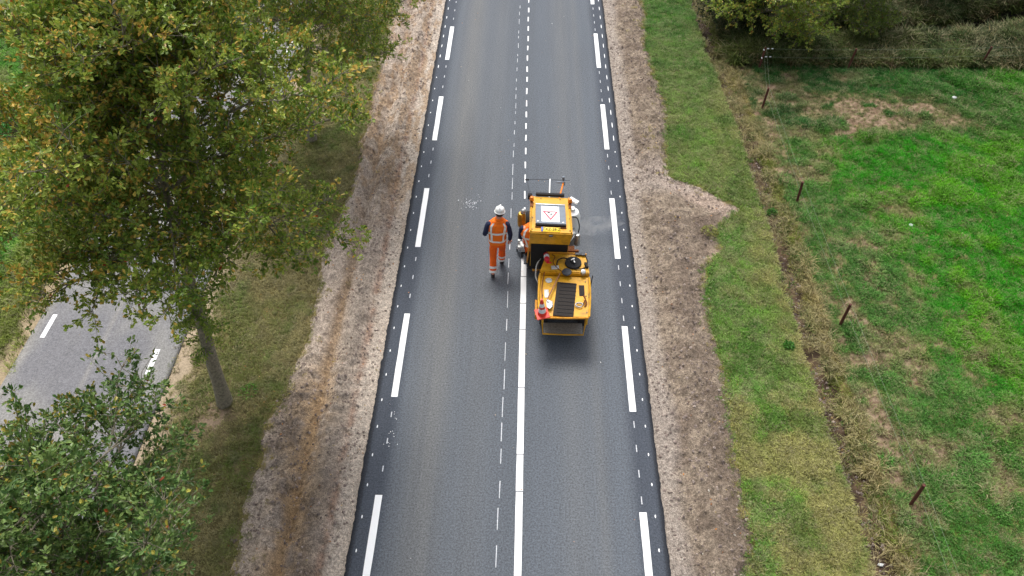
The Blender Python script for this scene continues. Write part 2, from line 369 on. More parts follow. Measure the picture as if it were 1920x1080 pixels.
def f_past(x, y, z):
    n1 = fbm(x * .45, y * .45, 81, 4); n2 = fbm(x * 1.4, y * 1.4, 82, 4); n3 = fbm(x * 4, y * 4, 83, 4)
    c = mix(K('#4e5c28'), K('#857a52'), ss(.4, .62, n3))
    dull = mix(K('#4f8634'), K('#5c9040'), ss(.4, .6, n2))
    viv = mix(K('#35960e'), K('#64a80e'), ss(.4, .62, n2))
    edge = np.interp(y, [5, 9, 12, 16, 18, 21.5], [8.9, 8.3, 8.4, 7.6, 7.3, 10.5])
    t = ss(-.5, 1.4, x - edge + 2.2 * (n1 - .5) + 1.2 * (n3 - .5))
    g = mix(dull, viv, t)
    g = mix(g, K('#35701c'), ss(.54, .66, n2) * .5)
    g = mix(g, K('#255a2a'), ss(17.2, 18.6, y) * (1 - .5 * ss(12, 15, x)) * .7)
    # tan, thin patches close to the fence
    tn = ss(.51, .60, n2 * .6 + n3 * .4) * ss(10.6, 9.2, x) * .85 + ss(7.35, 6.7, x) * .45 * ss(.4, .55, n3 + .05)
    bare = np.clip(np.exp(-(((x - 10.2 - .4 * (n2 - .5)) / 2.3) ** 4 + ((y - 19.0 + .25 * (x - 10.2) * .15) / .85) ** 4)) * ss(.34, .47, n3 + .05)
                   + .9 * np.exp(-(((x - 8.9) / .8) ** 2 + ((y - 17.9) / .55) ** 2)) * ss(.38, .5, n3), 0, 1)
    tn = np.clip(np.maximum(tn, bare), 0, .95)
    c = mix(c, mix(K('#6e5a4a'), K('#94806c'), ss(.4, .6, fbm(x * 14, y * 14, 86, 3))), tn); g = mix(g, K('#9d9468'), tn * .75)
    d = (1 - .72 * tn) * (.75 + .25 * n3)
    dr = ss(6.95, 6.3, x) * ss(.42, .6, n1 * .5 + n3 * .5 + .04) * .5 + .03 * tn
    dc = mix(K('#b3a376'), K('#8a7b52'), ss(.4, .6, n3))
    return {'col': c, 'gcol': g, 'dens': d * vis(x, y), 'dens2': dr * vis(x, y) * .6, 'dcol': dc, 'gh': (.7 + .55 * ss(.45, .62, n2)) * (1 - .4 * tn)}
def f_bank(x, y, z):
    n1 = fbm(x * .8, y * .8, 91, 4); n2 = fbm(x * 2.4, y * 2.4, 92, 4); n3 = fbm(x * 6, y * 6, 93, 3)
    st = stream_mask(x, y); far = ss(23.9, 24.6, y - .25 * (x - 10) * ss(12, 16, x))
    c = mix(K('#4a3d2a'), K('#2e3218'), ss(.4, .6, n2)); c = mix(c, K('#16130f'), np.clip(st * 1.4, 0, 1))  # stream bed mud, with the channel's dark shadow band painted into its colour
    g = mix(K('#3a5626'), K('#58642e'), ss(.4, .6, n2)); g = mix(g, K('#323e1e'), ss(.5, .65, n1) * .7)
    dc = mix(K('#5c5a34'), K('#54402c'), ss(.42, .6, n2)); dc = mix(dc, K('#8f7f50'), ss(.56, .66, n3 * .6 + n1 * .4) * .7)
    dc = mix(dc, K('#6a4030'), np.exp(-(((x - 8.6) / 1.1) ** 2 + ((y - 22.4) / .6) ** 2)) * .8); dc = mix(dc, K('#55492c'), far * .8)
    ok = 1 - np.clip(st * 1.5, 0, 1)
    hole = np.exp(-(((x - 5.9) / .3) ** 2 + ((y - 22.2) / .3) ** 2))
    c = mix(c, K('#0c0a08'), np.clip(hole * 1.5, 0, 1)); ok = ok * (1 - hole)  # darkness inside the culvert hole painted into the ground colour
    return {'col': c, 'gcol': g, 'dens': ok * vis(x, y), 'dens2': ok * (.12 + .6 * ss(.45, .62, n1 * .4 + n3 * .6)) * vis(x, y), 'dcol': dc, 'gh': 1.1 + .9 * n2}
def f_left(x, y, z):
    n1 = fbm(x * .5, y * .5, 101, 4); n2 = fbm(x * 2, y * 2, 102, 4)
    sh = ss(-11.15, -10.75, x + .5 * (n2 - .5))
    c = mix(K('#4e6430'), K('#84785a'), ss(.45, .65, n2)); c = mix(c, K('#9c8c72'), sh)
    fur = np.exp(-(((x + 13.0) / .28) ** 2)) * ss(18.3, 16.5, y); c = mix(c, K('#755a48'), np.clip(fur * 1.3, 0, 1))
    g = mix(K('#4c8f28'), K('#6d9a30'), ss(.35, .65, n2)); g = mix(g, K('#8a8a50'), ss(.5, .62, n1) * .8)
    g = mix(g, K('#7c8a3c'), ss(-12.3, -11.6, x))
    d = (1 - .93 * sh) * (1 - fur) * (.75 + .25 * n2)
    return {'col': c, 'gcol': g, 'dens': d * vis(x, y), 'gh': .8 + .8 * n2}
def f_road(x, y, z):
    n1 = fbm(x * 2.2, y * .12, 111, 4); n2 = fbm(x * 8, y * .25, 112, 3)
    c = np.repeat(K('#5b6169'), len(x), 0)
    tr = .9 * np.exp(-((x + 1.75) / .35) ** 2) + .35 * np.exp(-((x + .9) / .3) ** 2) + .45 * np.exp(-((x - 1.0) / .3) ** 2) + .4 * np.exp(-((x - 1.45) / .12) ** 2)
    c = mix(c, K('#7a7770'), np.clip(tr * (.5 + .4 * n1), 0, 1) * .6)
    c = mix(c, K('#4f545b'), np.exp(-((x + .15) / .35) ** 2) * .35); c = mix(c, K('#55595f'), ss(.5, .68, n2) * .25)
    e = np.maximum(ss(-2.25, -2.55, x + .12 * (n1 - .5)), ss(1.88, 2.15, x + .12 * (n1 - .5)))
    c = mix(c, K('#393f4a'), e * .75)
    e2 = np.maximum(ss(-2.78, -2.86, x), ss(2.38, 2.45, x)); c = mix(c, K('#1a1d24'), e2 * .9)
    return {'col': c}
def f_old(x, y, z):
    n1 = fbm(x * .9, y * .5, 121, 4)
    c = mix(K('#737377'), K('#858482'), ss(.35, .65, n1)); cr = np.exp(-((x + 8.85 + .05 * (n1 - .5)) / .05) ** 2)
    c = mix(c, K('#9c9890'), .35 * cr + .5 * ss(-10.2, -10.45, x)); c = mix(c, K('#3c3c3c'), .8 * ss(-7.22, -7.16, x))
    return {'col': c}
rough_edge = lambda b, s: (lambda y: b + .012 * (2 * vnoise(y * 7.3, y * 0, s) - 1) + .012 * (2 * vnoise(y * 23, y * 0, s + 1) - 1))
roadL, roadR = rough_edge(-2.9, 3), rough_edge(2.485, 4)
pw_l = lambda n: 1 - np.concatenate([np.linspace(0, .06, n - 12), .06 + .94 * (np.linspace(0, 1, 13)[1:]) ** 2])[::-1]
pw_r = lambda n: np.concatenate([np.linspace(0, .115, n - 12), .115 + .885 * (np.linspace(0, 1, 13)[1:]) ** 2])
b11 = lambda y: -10.43 + 0 * y
S = {}
S['left'] = strip('meadow', lambda y: -120 + 0 * y, b11, 110, mat=M['turf'], colf=f_left, powr=pw_l)
S['old'] = strip('old_road', -10.45, -7.16, 40, mat=M['old_asphalt'], colf=f_old, z=lambda x, y: -.085 + 0 * x, skirt=.15)
S['vl'] = strip('grass_verge', -7.2, soilL, 50, mat=M['turf'], colf=f_vergeL)
S['sl'] = strip('soil_verge', soilL, -2.87, 56, mat=M['soil'], colf=f_soil('L'))
S['road'] = strip('new_road', roadL, roadR, 150, mat=M['asphalt'], colf=f_road, z=lambda x, y: 0 * x, skirt=.16)
S['sr'] = strip('soil_verge', 2.455, soilR, 48, mat=M['soil'], colf=f_soil('R'))
S['vr'] = strip('grass_verge', soilR, ditchL, 48, mat=M['turf'], colf=f_vergeR)
ditR = lambda y: ditchL(y) + .75
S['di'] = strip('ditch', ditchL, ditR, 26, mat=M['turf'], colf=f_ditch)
YF = Y[np.argmin(abs(Y - fence_y))]
S['pa'] = strip('pasture', ditR, lambda y: 120 + 0 * y, 150, yhi=YF + 1e-6, mat=M['turf'], colf=f_past, powr=pw_r)
S['ba'] = strip('rough_bank', ditR, lambda y: 120 + 0 * y, 150, ylo=YF - 1e-6, mat=M['turf'], colf=f_bank, powr=pw_r)

# ------------------------------------------------------------------ grass: tufts set out by geometry nodes
def tuft(name, nb, rad, h0, h1, wd, bend, mat, seed):
    r = np.random.RandomState(seed); V = []; F = []
    for i in range(nb):
        a = r.rand() * 6.283; q = rad * math.sqrt(r.rand()); bx, by = q * math.cos(a), q * math.sin(a)
        d = a + r.randn() * .9; h = h0 + (h1 - h0) * r.rand(); bd = bend * (.4 + r.rand()); w_ = wd * (.6 + .8 * r.rand())
        ox, oy = math.cos(d), math.sin(d); px, py = -oy * w_ / 2, ox * w_ / 2
        k = len(V)
        m1 = (bx + ox * bd * h * .35, by + oy * bd * h * .35, h * .62); t1 = (bx + ox * bd * h, by + oy * bd * h, h * (1 - .28 * bd))
        V += [(bx - px, by - py, -.01), (bx + px, by + py, -.01), (m1[0] + px * .8, m1[1] + py * .8, m1[2]), (m1[0] - px * .8, m1[1] - py * .8, m1[2]), t1]
        F += [(k, k + 1, k + 2), (k, k + 2, k + 3), (k + 3, k + 2, k + 4)]
    o = npmesh(name, V, F, None, mat, link=False)
    return o
def coll(name, objs):
    c = bpy.data.collections.new(name)
    for o in objs: c.objects.link(o)
    return c
c_lawn = coll('lawn_tufts', [tuft('grass_tuft', 26, .07, .035, .075, .008, .9, M['blade'], s) for s in range(5)])
c_past = coll('pasture_tufts', [tuft('grass_tuft', 26, .08, .05, .11, .010, .9, M['blade'], s + 20) for s in range(5)])
c_rough = coll('rough_tufts', [tuft('grass_tuft', 26, .10, .12, .30, .013, .9, M['blade'], s + 30) for s in range(5)])
c_dry = coll('dry_tufts', [tuft('dry_tuft', 24, .07, .08, .19, .007, 1.25, M['dry'], s + 40) for s in range(5)])
def scatter(name, ground, col, dens, attr, seed, label, smin=.7, smax=1.35, tilt=.25, cat='grass'):
    ng = bpy.data.node_groups.new(name, 'GeometryNodeTree')
    ng.interface.new_socket('Geometry', in_out='INPUT', socket_type='NodeSocketGeometry')
    ng.interface.new_socket('Geometry', in_out='OUTPUT', socket_type='NodeSocketGeometry')
    N, L = ng.nodes, ng.links
    gi = N.new('NodeGroupInput'); go = N.new('NodeGroupOutput')
    dp = N.new('GeometryNodeDistributePointsOnFaces'); na = N.new('GeometryNodeInputNamedAttribute'); na.data_type = 'FLOAT'; na.inputs['Name'].default_value = attr
    mm = N.new('ShaderNodeMath'); mm.operation = 'MULTIPLY'; mm.inputs[1].default_value = dens
    L.new(na.outputs['Attribute'], mm.inputs[0]); L.new(mm.outputs[0], dp.inputs['Density']); dp.inputs['Seed'].default_value = seed
    ci = N.new('GeometryNodeCollectionInfo'); ci.inputs['Collection'].default_value = col; ci.inputs['Separate Children'].default_value = True
    ip = N.new('GeometryNodeInstanceOnPoints'); ip.inputs['Pick Instance'].default_value = True
    rv = N.new('FunctionNodeRandomValue'); rv.data_type = 'FLOAT_VECTOR'; rv.inputs[0].default_value = (-tilt, -tilt, 0); rv.inputs[1].default_value = (tilt, tilt, 6.283)
    sv = N.new('FunctionNodeRandomValue'); sv.data_type = 'FLOAT'; sv.inputs[2].default_value = smin; sv.inputs[3].default_value = smax
    gh = N.new('GeometryNodeInputNamedAttribute'); gh.data_type = 'FLOAT'; gh.inputs['Name'].default_value = 'gh'
    m2 = N.new('ShaderNodeMath'); m2.operation = 'MULTIPLY'; L.new(sv.outputs[1], m2.inputs[0]); L.new(gh.outputs['Attribute'], m2.inputs[1])
    L.new(gi.outputs[0], dp.inputs['Mesh']); L.new(dp.outputs['Points'], ip.inputs['Points']); L.new(ci.outputs[0], ip.inputs['Instance'])
    L.new(rv.outputs[0], ip.inputs['Rotation']); L.new(m2.outputs[0], ip.inputs['Scale']); L.new(ip.outputs[0], go.inputs[0])
    o = bpy.data.objects.new(name, ground.data); C.objects.link(o)
    md = o.modifiers.new('tufts', 'NODES'); md.node_group = ng
    return tag(o, label, cat, kind='stuff')
scatter('meadow_grass', S['left'], c_past, 260, 'dens', 1, 'lush green grass beside the old grey road at far left')
scatter('verge_grass', S['vl'], c_lawn, 420, 'dens', 2, 'short olive and straw coloured grass around the oak trunks')
scatter('verge_grass', S['vr'], c_lawn, 480, 'dens', 3, 'mown green and tan grass between dug soil and ditch')
scatter('edge_grass', S['sl'], c_lawn, 300, 'dens', 12, 'sparse grass creeping over the edge of the dug strip left of the new road')
scatter('edge_grass', S['sr'], c_lawn, 300, 'dens', 13, 'sparse grass creeping over the edge of the dug strip right of the new road')
scatter('ditch_grass', S['di'], c_lawn, 300, 'dens', 4, 'green grass growing on the ditch bank')
scatter('dry_grass', S['di'], c_dry, 130, 'dens2', 5, 'tan dead grass lying along the ditch')
scatter('pasture_grass', S['pa'], c_past, 330, 'dens', 6, 'bright and dull green pasture grass behind the wire fence')
scatter('dry_grass', S['pa'], c_dry, 110, 'dens2', 7, 'straw coloured grass under the wire fence')
scatter('bank_grass', S['ba'], c_rough, 130, 'dens', 8, 'tall dark green weeds behind the cross fence', .6, 1.1)
scatter('dry_grass', S['ba'], c_dry, 130, 'dens2', 9, 'long brown and straw grass behind the cross fence', .8, 1.35)

# clods on the dug soil, leaves on the ground --------------------------------
def hh(x, y): return H(np.array([x], float), np.array([y], float))[0]
def clods(name, xf0, xf1, n, seed, label):
    r = np.random.RandomState(seed); y = 4 + 24 * r.rand(n) ** 1.1; x = xf0(y) + (xf1(y) - xf0(y)) * r.rand(n)
    keep = fbm(x * 2, y * 1.5, 131, 3) + .25 * r.rand(n) > .52; x, y = x[keep], y[keep]; n = len(x)
    s = .007 + .030 * r.rand(n) ** 3.5; z = H(x, y)
    o8 = np.array([(1, 0, 0), (0, 1, 0), (-1, 0, 0), (0, -1, 0), (0, 0, .8), (0, 0, -.8)]); f8 = np.array([(0, 1, 4), (1, 2, 4), (2, 3, 4), (3, 0, 4), (1, 0, 5), (2, 1, 5), (3, 2, 5), (0, 3, 5)])
    V = o8[None] * (.6 + .8 * r.rand(n, 6, 1)) * s[:, None, None]
    a = r.rand(n) * 6.28; ca, sa = np.cos(a)[:, None], np.sin(a)[:, None]
    V = np.stack([V[..., 0] * ca - V[..., 1] * sa, V[..., 0] * sa + V[..., 1] * ca, V[..., 2]], -1) + np.stack([x, y, z + s * .25], -1)[:, None]
    F = (f8[None] + (np.arange(n) * 6)[:, None, None]).reshape(-1, 3)
    base = np.where(r.rand(n, 1) < .65, K('#8a7c74'), np.where(r.rand(n, 1) < .6, K('#ab9c92'), K('#70645d')))
    c = np.repeat(base, 6, 0)
    o = npmesh(name, V.reshape(-1, 3), F, {'col': ('POINT', c)}, M['lump']); tag(o, label, 'soil', kind='stuff')
clods('soil_clods', lambda y: soilL(y) - .14, lambda y: -2.98 + 0 * y, 9000, 1, 'loose lumps of earth in the dug strip left of the new road')
clods('ditch_clods', lambda y: ditchL(y) + .08, lambda y: ditchL(y) + .5, 3500, 3, 'crumbs of dark earth in the bottom of the ditch')
clods('soil_clods', lambda y: 2.55 + 0 * y, lambda y: soilR(y) + .14, 9000, 2, 'loose lumps of earth in the dug strip right of the new road')

def leaf_shape():
    # lobed oak leaf, folded on the midrib: 10 outline points + 2 rib points
    L_ = [(0, 0), (.18, .22), (.12, .38), (.30, .60), (.18, .80), (0, 1.0), (-.18, .80), (-.30, .60), (-.12, .38), (-.18, .22)]
    V = [(x, y, abs(x) * .35) for x, y in L_] ; F = [(0, 1, 2), (0, 2, 5), (2, 3, 5), (3, 4, 5), (0, 5, 8), (5, 6, 7), (5, 7, 8), (0, 8, 9)]
    return np.array(V), np.array(F)
def leaf_simple():
    V = np.array([(0, 0, 0), (.17, .34, .07), (.25, .72, .08), (0, 1, -.05), (-.25, .72, .08), (-.17, .34, .07)]); F = np.array([(0, 1, 3), (1, 2, 3), (0, 3, 5), (3, 4, 5)])
    return V, F
def leaf_cloud(P, N_, size, col, r, shape, up=None):
    """P (n,3) base points, N_ (n,3) growth directions, per-leaf size and colour"""
    V0, F0 = shape; n = len(P)
    d = N_ / np.linalg.norm(N_, axis=1, keepdims=True)
    q = r.randn(n, 3) * .55 + np.array([0, 0, 1.0]); s = np.cross(d, q); s /= np.linalg.norm(s, axis=1, keepdims=True) + 1e-9
    t = np.cross(s, d)
    V = V0[None, :, 0, None] * s[:, None] + V0[None, :, 1, None] * d[:, None] + V0[None, :, 2, None] * t[:, None]
    V = V * size[:, None, None] + P[:, None]
    F = (F0[None] + (np.arange(n) * len(V0))[:, None, None]).reshape(-1, 3)
    return V.reshape(-1, 3), F, np.repeat(col, len(V0), 0)
def ground_leaves(name, rect, n, cols, seed, label, zf=H, size=(.03, .06)):
    r = np.random.RandomState(seed); x = rect[0] + (rect[1] - rect[0]) * r.rand(n); y = rect[2] + (rect[3] - rect[2]) * r.rand(n)
    z = zf(x, y) + .012; a = r.rand(n) * 6.28; N_ = np.stack([np.cos(a), np.sin(a), .15 * r.randn(n)], -1)
    c = np.array([lin(q) for q in cols])[r.randint(0, len(cols), n)]
    V, F, cc = leaf_cloud(np.stack([x, y, z], -1), N_, size[0] + (size[1] - size[0]) * r.rand(n), c, r, leaf_simple())
    o = npmesh(name, V, F, {'lcol': ('POINT', cc)}, M['leaf']); tag(o, label, 'leaves', kind='stuff')
LC = ['#b07844', '#c88a50', '#8e5c38', '#d8b880', '#a09050']
ground_leaves('fallen_leaves', (-6.6, -2.95, 4, 28), 700, LC, 1, 'brown oak leaves fallen on the soil and grass left of the new road')
ground_leaves('fallen_leaves', (2.6, 6.2, 4, 28), 420, LC + ['#c8c4b8'], 2, 'scattered brown leaves and pale bits on the verge right of the new road')
ground_leaves('fallen_leaves', (6.9, 14, 4, 21), 130, ['#d8d4c4', '#b8a880'], 3, 'pale bits scattered in the pasture', size=(.02, .05))
ground_leaves('fallen_leaves', (-2.6, 2.2, 4.5, 26), 46, ['#e0c8a8', '#c88a50', '#d8d8d8', '#a8743c'], 4, 'single leaves lying on the new asphalt', zf=lambda x, y: 0 * x, size=(.025, .045))
ground_leaves('fallen_leaves', (-10.3, -7.2, 4.5, 22), 90, ['#b8b4ac', '#a08c6c', '#c8b090'], 5, 'leaves lying on the old grey road', zf=lambda x, y: 0 * x - .09, size=(.02, .05))

# ------------------------------------------------------------------ painted markings (thin real layers, children of the roads)
def slab(name, x0, x1, y0, y1, z, th, mat, parent, skew=0.0, rag=0.0, seed=0):
    r = random.Random(seed + int(y0 * 100)); n = max(1, int((y1 - y0) / .35)) if rag else 1
    V = []; F = []
    for i in range(n + 1):
        t = i / n; y = y0 + (y1 - y0) * t; dx = skew * t
        e0, e1 = (r.uniform(-rag, rag), r.uniform(-rag, rag)) if rag else (0, 0)
        V += [(x0 + dx + e0, y, z), (x1 + dx + e1, y, z), (x1 + dx + e1, y, z + th), (x0 + dx + e0, y, z + th)]
    for i in range(n):
        a = i * 4; b = a + 4
        F += [(a + 3, a + 2, b + 2, b + 3), (a, a + 3, b + 3, b), (a + 2, a + 1, b + 1, b + 2)]
    F += [(0, 1, 2, 3), (n * 4 + 1, n * 4, n * 4 + 3, n * 4 + 2)]
    return npmesh(name, V, F, None, mat, parent=parent)
road = S['road']; old = S['old']
# 2.1 m edge dashes on both sides
yL = [(23.494, 21.433), (19.395, 17.264), (15.223, 13.071), (10.988, 8.81), (6.694, 4.55), (27.7, 25.6), (31.9, 29.8)]
yR = [(23.156, 21.083), (19.098, 16.971), (14.942, 12.794), (10.742, 8.576), (6.474, 4.35), (27.25, 25.149), (31.3, 29.2)]
for i, (a, b) in enumerate(yL): slab('edge_line_dash', -2.592, -2.466, b, a, .001, .003, M['paint'], road, rag=.003, seed=i)
for i, (a, b) in enumerate(yR): slab('edge_line_dash', 2.063, 2.189, b, a, .001, .003, M['paint'], road, rag=.003, seed=i)
# centre line laid behind the machine, with narrow gaps between its sections
cy = [2.0, 5.29, 6.831, 7.591, 9.103, 10.613, 11.361, 12.174, 12.82]
for a, b in zip(cy[:-1], cy[1:]): slab('centre_line_section', -.10, .025, a, b - .018, .001, .0015, M['paint'], road, rag=.003)
slab('wet_paint_run', -.05, .0, 3.5, 3.6, .001, .003, M['paint'], road)
rr = random.Random(5)
y = 2.5
while y < 31:                                             # thin premark line
    ln = rr.uniform(.28, .5)
    if y > 17: ln = rr.uniform(.12, .35)
    x = -.382 + .0025 * (y - 12) + rr.uniform(-.008, .008)
    slab('premark_dash', x - .007, x + .008, y, y + ln, .001, .0015, M['paint_worn'], road, rag=.003); y += ln + rr.uniform(.12, .42)
y = 13.6
while y < 31:                                             # fresh broken premark ahead of the machine
    ln = rr.uniform(.26, .36); x = -.05 + rr.uniform(-.006, .006)
    slab('premark_dash', x - .019, x + .019, y, y + ln, .001, .002, M['paint'], road, rag=.005); y += ln + rr.uniform(.26, .36)
def dot(name, x, y, rx, ry, mat, parent, z=.001):
    n = 10; V = [(x + rx * math.cos(6.283 * k / n) * rr.uniform(.85, 1.1), y + ry * math.sin(6.283 * k / n), z) for k in range(n)]
    V += [(a, b, z + .002) for a, b, c in V]
    bm = bmesh.new(); vs = [bm.verts.new(v) for v in V]
    bm.faces.new(vs[n:])
    for k in range(n): bm.faces.new((vs[k], vs[(k + 1) % n], vs[n + (k + 1) % n], vs[n + k]))
    me = bpy.data.meshes.new(name); bm.to_mesh(me); bm.free(); me.materials.append(mat)
    o = bpy.data.objects.new(name, me); C.objects.link(o); o.parent = parent
y = 3.2
while y < 29:                                             # dots along the kerbless edges
    dot('premark_dot', -2.762, y, .012, .034 if y < 21 else .09, M['paint'], road)
    dot('premark_dot', 2.335, y + .13, .012, .034 if y < 17 else .13, M['paint'], road); y += .615
for gap in ((21.43, 19.4), (17.26, 15.22), (13.07, 10.99), (8.81, 6.69), (25.6, 23.5)):
    for k in range(3):
        yy = gap[1] + (gap[0] - gap[1]) * (k + .8) / 3.6; slab('premark_dash', -2.54, -2.52, yy, yy + .12, .001, .0015, M['paint_worn'], road)
for gap in ((25.1, 23.2), (21.08, 19.1), (16.97, 14.94), (12.79, 10.74), (8.58, 6.47)):
    for k in range(4):
        yy = gap[1] + (gap[0] - gap[1]) * (k + .3) / 4; slab('premark_dash', 2.115, 2.133, yy, yy + .15, .001, .0015, M['paint_worn'], road)
for k in range(40): dot('paint_spatter', -1.38 + rr.gauss(0, .16), 14.65 + rr.gauss(0, .13), rr.uniform(.006, .016), rr.uniform(.006, .02), M['paint_worn'], road)
for k in range(14): dot('paint_spatter', -2.45 + rr.gauss(0, .07), 8.0 + rr.gauss(0, .3), rr.uniform(.004, .009), rr.uniform(.006, .01), M['paint'], road)
for (x, y0) in ((-7.62, 9.3), (-10.17, 10.2), (-7.62, 13.5), (-10.17, 14.4), (-7.62, 5.1), (-10.17, 6.0), (-7.62, 17.7), (-10.17, 18.6), (-10.17, 22.8), (-7.62, 21.9)):
    slab('edge_line_dash', x - .05, x + .05, y0, y0 + .65, -.084, .003, M['paint'], old, rag=.004)

# ------------------------------------------------------------------ trees
def tube_np(P, Rd, sides=6):
    P = np.asarray(P, float); n = len(P); V = []; F = []
    for i in range(n):
        t = P[min(i + 1, n - 1)] - P[max(i - 1, 0)]; t /= np.linalg.norm(t) + 1e-9
        a = np.cross(t, (0, 0, 1) if abs(t[2]) < .9 else (1, 0, 0)); a /= np.linalg.norm(a); b = np.cross(t, a)
        for k in range(sides):
            th = 6.2832 * k / sides; V.append(P[i] + Rd[i] * (math.cos(th) * a + math.sin(th) * b))
    for i in range(n - 1):
        for k in range(sides):
            F.append((i * sides + k, i * sides + (k + 1) % sides, (i + 1) * sides + (k + 1) % sides, (i + 1) * sides + k))
    return V, F
def merge(parts):
    V = []; F = []
    for v, f in parts:
        k = len(V); V += list(v); F += [tuple(i + k for i in q) for q in f]
    return V, F
def wander(r, p, d, L, n, up=.15, jit=.22):
    P = [np.array(p, float)]; d = np.array(d, float); d /= np.linalg.norm(d)
    for i in range(n):
        d = d + r.randn(3) * jit + np.array([0, 0, up]) / n; d /= np.linalg.norm(d); P.append(P[-1] + d * L / n)
    return P
def oak(name, base, lean, height, rad, crown0, seed, label, cols, nl=24, leaf=(.05, .085), shoots=None, r0=.17, squash=1.0, dens=1.0, group=None, hue=.35, sec=10, tw=2, cut=0.0):
    r = np.random.RandomState(seed)
    root = empty(name, (base[0], base[1], hh(base[0], base[1]) - .05)); tag(root, label, 'tree', group)
    top = np.array([lean[0], lean[1], height * .93])
    T = []; n = 12
    for i in range(n + 1):
        t = i / n; T.append(np.array([top[0] * t ** 1.1 + .04 * r.randn() * (t > .1), top[1] * t ** 1.1 + .04 * r.randn() * (t > .1), top[2] * t]))
    RT = [r0 * (1 - .85 * (i / n)) * (1.22 if i == 0 else 1.0) for i in range(n + 1)]
    v, f = tube_np(T, RT, 12); o = npmesh('trunk', v, f, None, M['bark'], True, root)
    def tp(t):
        q = t * n; i = min(int(q), n - 1); return T[i] + (T[i + 1] - T[i]) * (q - i)
    LP = []; LD = []; LCn = []     # leaf base points, directions, clump ids
    clump = 0
    for li in range(nl):
        t = crown0 + (1 - crown0) * ((li + .5) / nl) ** .9; p = tp(t); az = li * 2.39996 + r.randn() * .3
        rel = (t - crown0) / (1 - crown0); env = rad * (math.sin(math.pi * min(1, .22 + .80 * rel)) ** .7) * (.85 + .22 * r.rand())
        if rel > .93: env *= .7
        if cut: env *= 1 - cut * max(0, -math.cos(az)) * min(1, max(0, rel - .25) / .35)
        el = .12 + .9 * rel ** 1.5
        L = env / max(.45, math.cos(el)); P = wander(r, p, (math.cos(az), math.sin(az) * squash, math.tan(el)), L, 8, .1, .13)
        rb = RT[min(n, int(t * n))] * .33 + .006; parts = [tube_np(P, [rb * (1 - .85 * k / 8) + .004 for k in range(9)], 6)]
        for j in range(sec):
            k = 1 + int(j * 7.2 / sec); q = P[min(8, k)]; dd = P[min(8, k)] - P[max(0, k - 1)]; dd = dd / np.linalg.norm(dd)
            sd_ = np.cross(dd, (0, 0, 1)); sd_ = sd_ / np.linalg.norm(sd_) * (1 if j % 2 else -1)
            if j == sec - 1: sd_ = dd * 1.5
            d2 = dd * .7 + sd_ * (.6 + .4 * r.rand()) + np.array([0, 0, .25 * r.randn() + .15])
            L2 = L * (.42 - .25 * j / sec) * (.7 + .6 * r.rand()) + .25; P2 = wander(r, q, d2, L2, 5, .12, .2)
            parts.append(tube_np(P2, [rb * .38 * (1 - .8 * m / 5) + .003 for m in range(6)], 4))
            for m in range(5):
                q2 = P2[m + 1] if m < 5 else P2[5]; d3 = (P2[m + 1] - P2[m]); d3 = d3 / np.linalg.norm(d3)
                for _ in range(tw):
                    d4 = d3 * .6 + r.randn(3) * .55 + np.array([0, 0, .15]); L3 = .18 + .28 * r.rand(); P3 = wander(r, q2, d4, L3, 2, .1, .25)
                    parts.append(tube_np(P3, [.006, .004, .002], 3))
                    nn = int((17 + 8 * r.rand()) * dens)
                    tt = np.where(r.rand(nn) < .55, 1.0, np.where(r.rand(nn) < .6, .55, r.rand(nn)))
                    base_ = np.array(P3[0])[None] * (1 - tt[:, None]) + np.array(P3[2])[None] * tt[:, None] + r.randn(nn, 3) * .022
                    dv = r.randn(nn, 3) * .7 + d4[None] / np.linalg.norm(d4) * .75 + np.array([0, 0, .22])
                    LP.append(base_); LD.append(dv); LCn.append(np.full(nn, clump)); clump += 1
        v, f = merge(parts); 
        # quads only
        npmesh('limb', v, f, None, M['bark'], True, root)
    if shoots:
        for (t0, t1, ns, rl) in shoots:
            parts = []
            for _ in range(ns):
                t = t0 + (t1 - t0) * r.rand(); p = tp(t); az = r.rand() * 6.28; L3 = rl * (.4 + .7 * r.rand())
                P3 = wander(r, p, (math.cos(az), math.sin(az), .35 * r.randn()), L3, 4, .1, .25); parts.append(tube_np(P3, [.012, .01, .008, .005, .003], 4))
                nn = int(60 * L3 / .5); tt = r.rand(nn) * 3.99; i0 = tt.astype(int); PP = np.array(P3)
                base_ = PP[i0] + (PP[i0 + 1] - PP[i0]) * (tt - i0)[:, None] + r.randn(nn, 3) * .04
                LP.append(base_); LD.append(r.randn(nn, 3) * .8 + np.array([0, 0, .15])); LCn.append(np.full(nn, -1 - clump)); clump += 1
            v, f = merge(parts); npmesh('limb', v, f, None, M['bark'], True, root)
    P = np.concatenate(LP); D = np.concatenate(LD); ci = np.concatenate(LCn)
    cr = r.rand(clump + 2); c2 = r.rand(clump + 2)
    reg = fbm(P[:, 0] * .9 + 7, P[:, 1] * .9 + P[:, 2] * .8, seed + 200, 3)
    h = np.clip(cr[np.abs(ci)] * .45 + reg * .75 - .25, 0, 1)
    g = mix(K(cols[0]), K(cols[1]), ss(.2, .75, c2[np.abs(ci)] * .5 + r.rand(len(P)) * .5))
    y_ = mix(K(cols[2]), K(cols[3]), r.rand(len(P)))
    isy = (r.rand(len(P)) < hue * (.25 + 1.6 * ss(.35, .8, h))) & (ci >= 0)
    c = np.where(isy[:, None], y_, g); c = np.where((r.rand(len(P)) < .003)[:, None], K('#a8502c'), c)
    c = c * (.75 + .5 * r.rand(len(P)))[:, None]
    V, F, cc = leaf_cloud(P, D, leaf[0] + (leaf[1] - leaf[0]) * r.rand(len(P)), c, r, leaf_simple() if len(P) > 60000 else leaf_simple())
